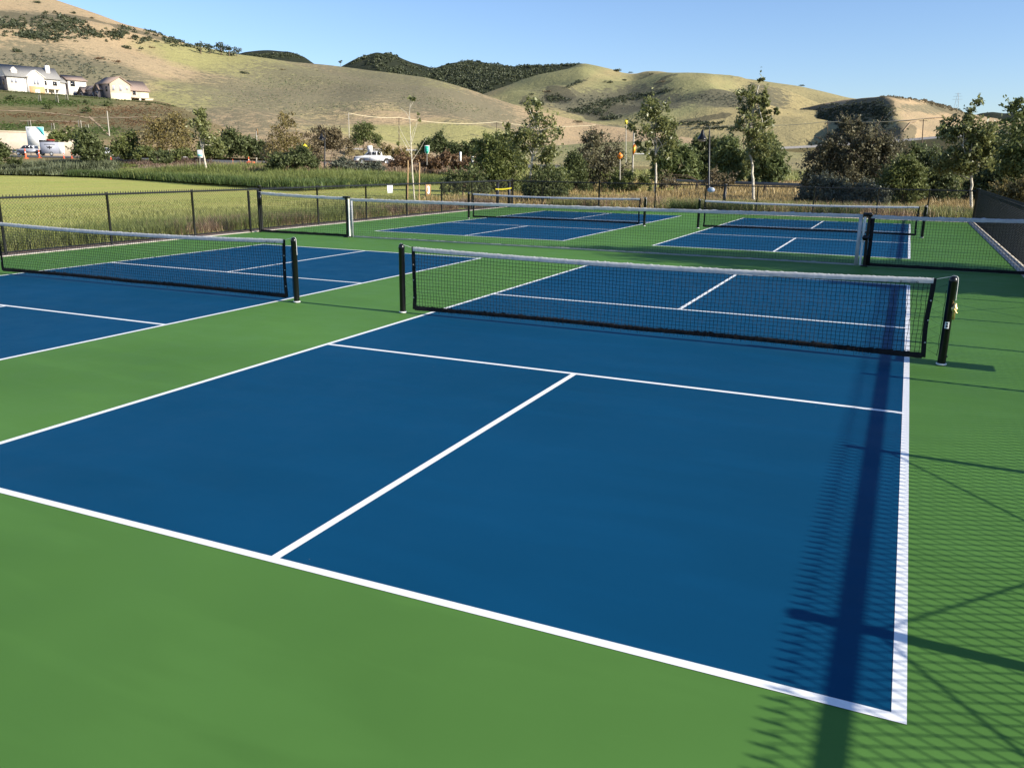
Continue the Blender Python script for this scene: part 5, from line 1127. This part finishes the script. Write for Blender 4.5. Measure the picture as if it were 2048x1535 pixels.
for cx in (1.7,):
    m = MB(); n = 16; ang = np.linspace(0, 2*math.pi, n, endpoint=False); v = [F.p(cx+R*math.cos(a), dw, .32+R*math.sin(a)) for R, dw in ((.001, -.03), (.2, -.03), (.33, -.02), (.33, .2)) for a in ang]
    m.add(v, [(i*n+j, i*n+(j+1) % n, (i+1)*n+(j+1) % n, (i+1)*n+j) for i in range(3) for j in range(n)]); wl = m.build('wheel', 'tyre', r_); m = MB(); m.add([F.p(cx+.17*math.cos(a), -.04, .32+.17*math.sin(a)) for a in ang]+[F.p(cx, -.045, .32)], [(j, (j+1) % n, n, n) for j in range(n)]); m.build('rim', 'steel', wl)
def car(px, d, turn, label, scale=1., py=None, t_=.5):
    F = Frame(px, 312, d, turn); F.o[2] = road_z(px, t_)[2] if py is None else at(px, py, d)[2]; S = scale; F.u = F.u*S; F.w = F.w*S; F.z = F.z*S
    r_ = empty('parked_car', F.p(2.2, .9, 0), label, 'car'); m = MB(); m.prism([(0, .3), (0, .75), (.95, .92), (3.9, .95), (4.4, .8), (4.4, .3)], F.o, F.u, F.z, F.w*1.75); m.build('body', 'car_white', r_)
    m = MB(); m.prism([(1.0, .92), (1.7, 1.42), (3.2, 1.42), (3.9, .95)], F.p(0, .12, 0), F.u, F.z, F.w*1.5); cb = m.build('cabin', 'car_white', r_)
    m = MB(); m.prism([(1.25, .96), (1.75, 1.36), (2.4, 1.37), (2.4, .96)], F.p(0, .09, 0), F.u, F.z, F.w*.03); m.build('side_window', 'glass_dark', cb); m = MB(); m.prism([(2.5, .96), (2.5, 1.37), (3.15, 1.36), (3.6, .98)], F.p(0, .09, 0), F.u, F.z, F.w*.03); m.build('side_window', 'glass_dark', cb)
    for cx in (.85, 3.5):
        m = MB(); n = 14; ang = np.linspace(0, 2*math.pi, n, endpoint=False); v = [F.p(cx+R*math.cos(a), dw, .31+R*math.sin(a)) for R, dw in ((.001, -.03), (.2, -.03), (.31, -.02), (.31, .2)) for a in ang]; m.add(v, [(i*n+j, i*n+(j+1) % n, (i+1)*n+(j+1) % n, (i+1)*n+j) for i in range(3) for j in range(n)]); m.build('wheel', 'tyre', r_)
car(314, 138, 0, 'small white car half hidden behind the dark round bush', .95)
car(185, 140, 0, 'white car almost hidden behind the leafy green tree', .95)
car(2012, 110, 0, 'white vehicle glimpsed under the trees at the right edge', 1.1, 362)
# cones, barrier
def cone(px, py, hp, lab, proto={}):
    hp *= .66; d = 118.; b = at(px, py, d); hh = hp*d/FOC
    if 'o' not in proto:
        m = MB(); m.lathe((0, 0, 0), [(.26, 0), (.26, .05), (.10, .06), (.07, .3), (.05, .9), (.045, .96), (.001, .97)], 12)
        o = m.build('traffic_cone', 'orange_plastic', None, local=(0, 0, 0)); proto['o'] = o
        m = MB(); m.lathe((0, 0, 0), [(.073, .55), (.068, .66)], 12); m.build('reflective_band', 'white_sign', o)
    else: o = copy_tree(proto['o'])
    o.location = tuple(b); o.scale = (hh*1.05,)*3; tag(o, lab, 'cone', 'orange delineator cones along the road')
for c in ((52, 317, 24, 'orange cone in front of the silver pickup rear wheel'), (79, 316, 20, 'orange cone between the pickup and the trailer'), (128, 317, 14, 'orange cone at the right end of the trailer'), (144, 317, 14, 'orange cone beside the leafy tree, right of the trailer'), (222, 319, 12, 'orange cone right of the leafy tree'), (374, 322, 12, 'orange cone left of the leaning sycamore'), (466, 329, 14, 'orange cone left of the low orange barrier'), (498, 330, 22, 'orange cone standing at the low orange barrier'), (531, 332, 13, 'orange cone left of the dark spreading bush')): cone(*c)
F = Frame(491, 332, 116, 0); r_ = empty('road_barrier', F.o, 'low orange plastic barrier by the cones', 'barrier'); m = MB(); m.prism([(0, 0), (1.35, 0), (1.25, .35), (1.2, .55), (.15, .55), (.1, .35)], F.o, F.u, F.z, F.w*.4); m.build('barrier_body', 'orange_plastic', r_)

# signs on posts
def post_sign(px, py, d, wpx, hpx, shape, mat, lab, ybase, postmat='pale_pole', border=None, glyph=None):
    c = at(px, py, d); k = d/FOC; b = at(px, ybase, d); w_, h_ = wpx*k, hpx*k; v = c-CAM; v[2] = 0; v /= np.linalg.norm(v); u = A([v[1], -v[0], 0]); z = A([0, 0, 1.])
    r_ = empty('road_sign', b, lab, 'sign'); m = MB(); m.tube([b, c+z*h_*.3+v*.05], .035 if d > 60 else .03, 6); m.build('post', postmat, r_)
    S = {'rect': [(-.5, -.5), (.5, -.5), (.5, .5), (-.5, .5)], 'diamond': [(0, -.5), (.5, 0), (0, .5), (-.5, 0)], 'shield': [(-.5, .5), (.5, .5), (.5, -.15), (.28, -.42), (0, -.5), (-.28, -.42), (-.5, -.15)], 'oval': [(.5*math.cos(a), .5*math.sin(a)) for a in np.linspace(0, 2*math.pi, 16, endpoint=False)]}[shape]
    P_ = [(a*w_, b_*h_) for a, b_ in S]; m = MB()
    if border: m.prism(P_, c, u, z, v*.02); pl = m.build('plate', border, r_); m = MB(); m.prism([(a*.84, b_*.86) for a, b_ in P_], c-v*.008, u, z, v*.006); m.build('plate_face', mat, pl)
    else: m.prism(P_, c, u, z, v*.02); pl = m.build('plate', mat, r_)
    if glyph:
        for q, gm in glyph: m = MB(); m.prism([(a*w_, b_*h_) for a, b_ in q], c-v*.014, u, z, v*.005); m.build('marking', gm, pl)
bar = lambda x0, y0, x1, y1: [(x0, y0), (x1, y0), (x1, y1), (x0, y1)]
post_sign(610, 295, 98, 13, 14, 'diamond', 'yellow_sign', 'yellow diamond road sign with a dark arrow left of the domed tree', 334, glyph=[([(0, .28), (.14, .08), (.05, .08), (.05, -.2), (-.05, -.2), (-.05, .08), (-.14, .08)], 'ink')])
post_sign(740, 298, 128, 9, 12, 'rect', 'white_sign', 'plain white board above the passing pickup', 325, 'pole_wood', glyph=[(bar(-.25, -.1, .25, -.04), 'grey_panel'), (bar(-.2, -.3, .2, -.25), 'grey_panel')])
post_sign(854, 300, 96, 9, 17, 'shield', 'green_sign', 'green shield shaped route sign with a white border', 330, border='white_sign', glyph=[(bar(-.2, .05, .2, .12), 'teal_sign'), (bar(-.2, -.12, .2, -.05), 'teal_sign')])
post_sign(400, 308, 96, 9, 14, 'rect', 'white_sign', 'white roadside board left of the leaning sycamore trunk', 334, glyph=[(bar(-.4, -.25, .4, -.05), 'teal_sign'), (bar(-.3, .2, .3, .26), 'grey_panel')])
post_sign(1240, 312, 62, 12, 14, 'diamond', 'orange_sign', 'orange diamond work sign half hidden in the brown shrub', 360, glyph=[(bar(-.2, -.05, .2, .05), 'ink'), (bar(-.05, .1, .08, .2), 'ink')])
post_sign(1252, 244, 75, 5, 8, 'rect', 'yellow_sign', 'small yellow sign high beside the centre right sycamore', 330, 'pale_pole', glyph=[(bar(-.3, -.4, .2, -.1), 'ink')])
# tall pale pole wrapped with orange sign
b = at(1265, 345, 66); b[2] = 0; t = empty('sign_pole', b, 'tall pale pole with an orange warning sign, left of the white trunk', 'pole'); m = MB(); m.tube([b, at(1268, 262, 66)], [.075, .065], 10); m.build('pole', 'pale_pole', t)
m = MB(); c = at(1268, 299, 65.9); v = (c-CAM)*A([1, 1, 0]); v /= np.linalg.norm(v); u = A([v[1], -v[0], 0]); k = 66/FOC; m.prism([(0, -11*k), (3*k, -2*k), (4*k, 5*k), (1*k, 11*k), (-3*k, 6*k), (-3*k, -4*k)], c-v*.12, u, (0, 0, 1), v*.03); o_ = m.build('orange_sign', 'orange_sign', t)
m = MB(); m.prism([(-1*k, -3*k), (1.4*k, -3*k), (1.4*k, 4*k), (-1*k, 4*k)], c-v*.13, u, (0, 0, 1), v*.008); m.build('marking', 'yellow_sign', o_)
m = MB(); m.tube([at(1268, 308, 66), at(1300, 308, 66)], .05, 6); m.build('arm', 'white_metal', t)
for px, py, lab in ((921, 308, 'left white marker post among the rust bushes'), (945, 316, 'right white marker post among the rust bushes')):
    b = at(px, py+16, 97); m = MB(); m.tube([b, at(px, py+4, 97), at(px, py-4, 97), at(px, py-4.4, 97)], [.10, .12, .12, .05], 8); o = m.build('marker_post', 'white_sign', None, local=b); tag(o, lab, 'post', 'white marker posts by the road')
b = at(513, 330, 125); m = MB(); m.tube([b, at(513, 262, 125)], .09, 6); r_ = empty('banner_pole', b, 'slim pole with a small tan banner behind the green bush', 'pole'); m.build('pole', 'pale_pole', r_)
m = MB(); m.prism([(-.15, -.4), (.15, -.4), (.15, .4), (-.15, .4)], at(514, 264, 124.9), (1, 0, 0), (0, 0, 1), (0, .03, 0)); m.build('banner', 'tan_sign', r_)
# white H frame posts at right
for px, y0, y1, d, lab in ((1665//1, 335, 325, 150, 'x'),): pass
# street lamps
def lamp(px, yb, yt, d, lab, side=-1, ball=False):
    b = at(px, yb, d); b[2] = max(b[2], 0) if d > 80 else 0; top = at(px, yt, d); t = empty('street_lamp', b, lab, 'lamp', 'black street lamps'); H_ = top[2]-b[2]
    m = MB(); m.tube([b, b+A([0, 0, .6]), b+A([0, 0, .65]), top], [.13, .11, .065, .05], 10); m.tube([top-A([0, 0, .2]), top+A([0, 0, .15]), top+A([side*.18, 0, .38]), top+A([side*.42, 0, .32]), top+A([side*.48, 0, .05])], .03, 6, False)
    m.build('pole', 'black_vinyl', t, smooth=True); c = top+A([side*.48, 0, .05]); m = MB(); m.lathe(c, [(.03, .05), (.10, -.05), (.13, -.25), (.30, -.52), (.36, -.62), (.34, -.63)], 16); s_ = m.build('lamp_shade', 'black_paint', t, smooth=True)
    m = MB(); m.lathe(c-A([0, 0, .62]), [(.30, 0), (.22, -.12), (.001, -.16)], 14); m.build('lens', 'grey_panel', s_)
lamp(1419, 352, 262, 62, 'black street lamp with a bell shaped shade before the pepper trees')
lamp(650, 336, 268, 100, 'black street lamp hidden in the domed tree on the left')
# power poles and cables
PP = [(697, 226, 292, 'pale_pole', 285, 'pale power pole, first from the left, where the cable starts'), (798, 235, 296, 'pole_wood', 300, 'dark power pole behind the bare sapling'), (993, 244, 300, 'pole_wood', 330, 'dark power pole above the big green bush'), (1192, 250, 300, 'pole_wood', 350, 'power pole behind the bushy brown shrub'), (1487, 249, 320, 'pole_wood', 300, 'power pole behind the tallest sycamore'), (1655, 243, 310, 'pole_wood', 280, 'power pole behind the bronze bush'), (1847, 238, 288, 'pole_wood', 265, 'leaning dark power pole below the bare right hill')]
tops = []
for i, (px, y0, y1, mt, d, lab) in enumerate(PP):
    tp = at(px, y0, d); bt = at(px-(3 if i == 6 else -2 if i == 0 else 0), y1, d); t = empty('power_pole', bt, lab, 'pole', 'power poles along the foot of the hills'); rr = .22
    rr = .15; m = MB(); m.tube([bt, tp], [rr, rr*.7], 8); m.build('pole', mt, t)
    m = MB(); m.tube([tp-A([1.0, .4, .5]), tp+A([1.0, .4, -.5])], .08, 6); m.build('crossarm', mt, t); tops.append(tp)
for i, (a_, b_) in enumerate(zip(tops[:-1], tops[1:])):
    s_ = np.linspace(0, 1, 16); P_ = a_*(1-s_)[:, None]+b_*s_[:, None]; sag = (.6, 1.2, 1.1, 1.2, .7, .5)[i]; P_[:, 2] -= sag*4*s_*(1-s_)
    m = MB(); m.tube(P_, .085, 6); o = m.build('power_cable', 'cable', None, local=a_)
    tag(o, ['pale sunlit cable from the first pole to the dark pole', 'pale cable behind the bare sapling', 'pale cable above the big green bush', 'long pale cable passing the street lamp top',  'pale cable right of the tallest sycamore', 'pale cable in front of the right hill'][i], 'cable', 'cables strung between the power poles')
# transmission tower far right
b = at(1910, 232, 1500); t_ = at(1911, 186, 1500); tw = empty('transmission_tower', b, 'faint lattice power tower on the horizon above the corner sycamore', 'tower'); m = MB(); H_ = t_[2]-b[2]
cr_ = lambda f, wd: [b+A([sx*wd, sy*wd, H_*f]) for sx, sy in ((-1, -1), (1, -1), (1, 1), (-1, 1))]
lv = [(0, 5), (.3, 3.4), (.55, 2.2), (.8, 1.4), (1, .5)]
for (f0, w0), (f1, w1) in zip(lv[:-1], lv[1:]):
    a0, a1 = cr_(f0, w0), cr_(f1, w1)
    for j in range(4): m.tube([a0[j], a1[j]], .14, 4); m.tube([a0[j], a1[(j+1) % 4]], .08, 4)
m.build('lattice', 'rail_steel', tw)
m = MB(); [m.tube([b+A([-w_, 0, H_*f]), b+A([w_, 0, H_*f])], .15, 4) for f, w_ in ((.72, 7), (.85, 6), (.96, 4))]; m.build('crossarm', 'rail_steel', tw)
# guardrail
b0, b1 = at(1325, 358, 78), at(1640, 361, 66); b0[2] = b1[2] = 0; r_ = empty('guardrail', (b0+b1)/2, 'long steel guardrail behind the golden grass', 'guardrail')
d_ = (b1-b0)/np.linalg.norm(b1-b0); n_ = A([-d_[1], d_[0], 0]); Ln = np.linalg.norm(b1-b0)
m = MB(); pr = [(0, .56), (-.03, .58), (-.06, .61), (-.03, .66), (-.06, .71), (-.03, .76), (0, .79)]; v = [b0+d_*t*Ln+n_*a*-1*-1+A([0, 0, z]) for t in (0, 1) for a, z in pr]; m.add(v, [(j, j+1, 8+j, 7+j) for j in range(6)]); m.build('rail', 'guard_steel', r_)
for s_ in np.arange(.5, Ln, 3.8): m = MB(); c = b0+d_*s_+n_*.12; m.box((c[0]-.09, c[1]-.07, -.02), (c[0]+.09, c[1]+.07, .74)); m.build('post', 'pole_wood', r_)
# raised canal road with its pale embankment edge
def emb(pix, d, wpx, mat, name):
    pa = [at(x, y-wpx/2, dd) for (x, y), dd in zip(pix, d)]; pb = [at(x, y+wpx/2, dd-3) for (x, y), dd in zip(pix, d)]
    bot = [A([p_[0], p_[1], p_[2]-9]) for p_ in pb]; n = len(pa); i = np.arange(n-1); m = MB(); m.add(A(pb+pa), np.stack([i, i+1, n+i+1, n+i], 1)); tag(m.build(name, mat), kind='structure')
    v = A(bot+pb); v[:n, :2] += (CAM[:2]-v[:n, :2])/np.linalg.norm(CAM[:2]-v[:n, :2], axis=1)[:, None]*16; m = MB(); m.add(v, np.stack([i, i+1, n+i+1, n+i], 1)); tag(m.build('embankment', 'dry_ground'), kind='structure')
emb([(1250, 307), (1350, 306), (1450, 302), (1560, 296), (1640, 292), (1720, 287), (1800, 281), (1880, 274), (1960, 270), (2100, 262), (2400, 250)], [330, 330, 328, 325, 322, 318, 312, 305, 300, 295, 290], 4.5, 'concrete', 'raised_road')
emb([(690, 297), (720, 298), (800, 300), (860, 300)], [262, 262, 262, 262], 3, 'concrete', 'farm_road')
def hribbon(pix, wpx, which, name='dirt_track_and_cable'):
    pa, pb = [], []
    for (x0, y0), (x1, y1) in zip(pix[:-1], pix[1:]):
        for t in np.linspace(0, 1, 8, endpoint=False):
            x, y = x0+(x1-x0)*t, y0+(y1-y0)*t; L_ = math.hypot(x1-x0, y1-y0); nx_, ny_ = -(y1-y0)/L_*wpx/2, (x1-x0)/L_*wpx/2
            h1, h2 = hit(x+nx_, y+ny_, which), hit(x-nx_, y-ny_, which)
            if h1 is not None and h2 is not None: pa.append(h1); pb.append(h2)
    if len(pa) > 1: ribbon(name, pa, pb, 'berm_straw', .6)
hribbon([(1770, 238), (1780, 227), (1792, 222)], 2.0, hillD); hribbon([(1778, 243), (1815, 243), (1846, 239), (1900, 235)], 1.6, hillD); hribbon([(1808, 264), (1822, 247), (1836, 243)], 2.2, hillD)  # middle ribbon stands for a pale cable, the outer two are tracks
# gate posts with yellow tape in the far left corner, and a dark bollard beyond the far fence
for px, lab in ((995, 'left dark gate post with yellow tape in the far left corner'), (1018, 'right dark gate post with yellow tape in the far left corner')):
    b = at(px, 420, 40); b[2] = 0; m = MB(); m.box((b[0]-.055, b[1]-.055, 0), (b[0]+.055, b[1]+.055, 1.12)); m.box((b[0]-.065, b[1]-.065, 1.12), (b[0]+.065, b[1]+.065, 1.15)); o = m.build('gate_post', 'black_vinyl', None, local=b); tag(o, lab, 'post', 'gate posts in the far corner')
a_, b_ = at(991, 378, 39.8), at(1023, 376, 39.8); m = MB(); P_ = [a_*(1-t)+b_*t-A([0, 0, .03*math.sin(t*math.pi)]) for t in np.linspace(0, 1, 8)]; v = [p_+A([0, 0, z]) for z in (-.028, .028) for p_ in P_]; m.add(v, [(j, j+1, 9+j, 8+j) for j in range(7)]); o = m.build('caution_tape', 'yellow_sign', None, local=a_); tag(o, 'bright yellow tape strung between the two gate posts', 'tape')
b = at(1449, 398, 41); b[2] = 0; r_ = empty('bollard', b, 'short dark square post just beyond the far fence', 'post'); m = MB(); m.box((b[0]-.06, b[1]-.06, 0), (b[0]+.06, b[1]+.06, 1.12)); m.box((b[0]-.075, b[1]-.075, 1.12), (b[0]+.075, b[1]+.075, 1.20)); m.build('shaft', 'black_vinyl', r_)
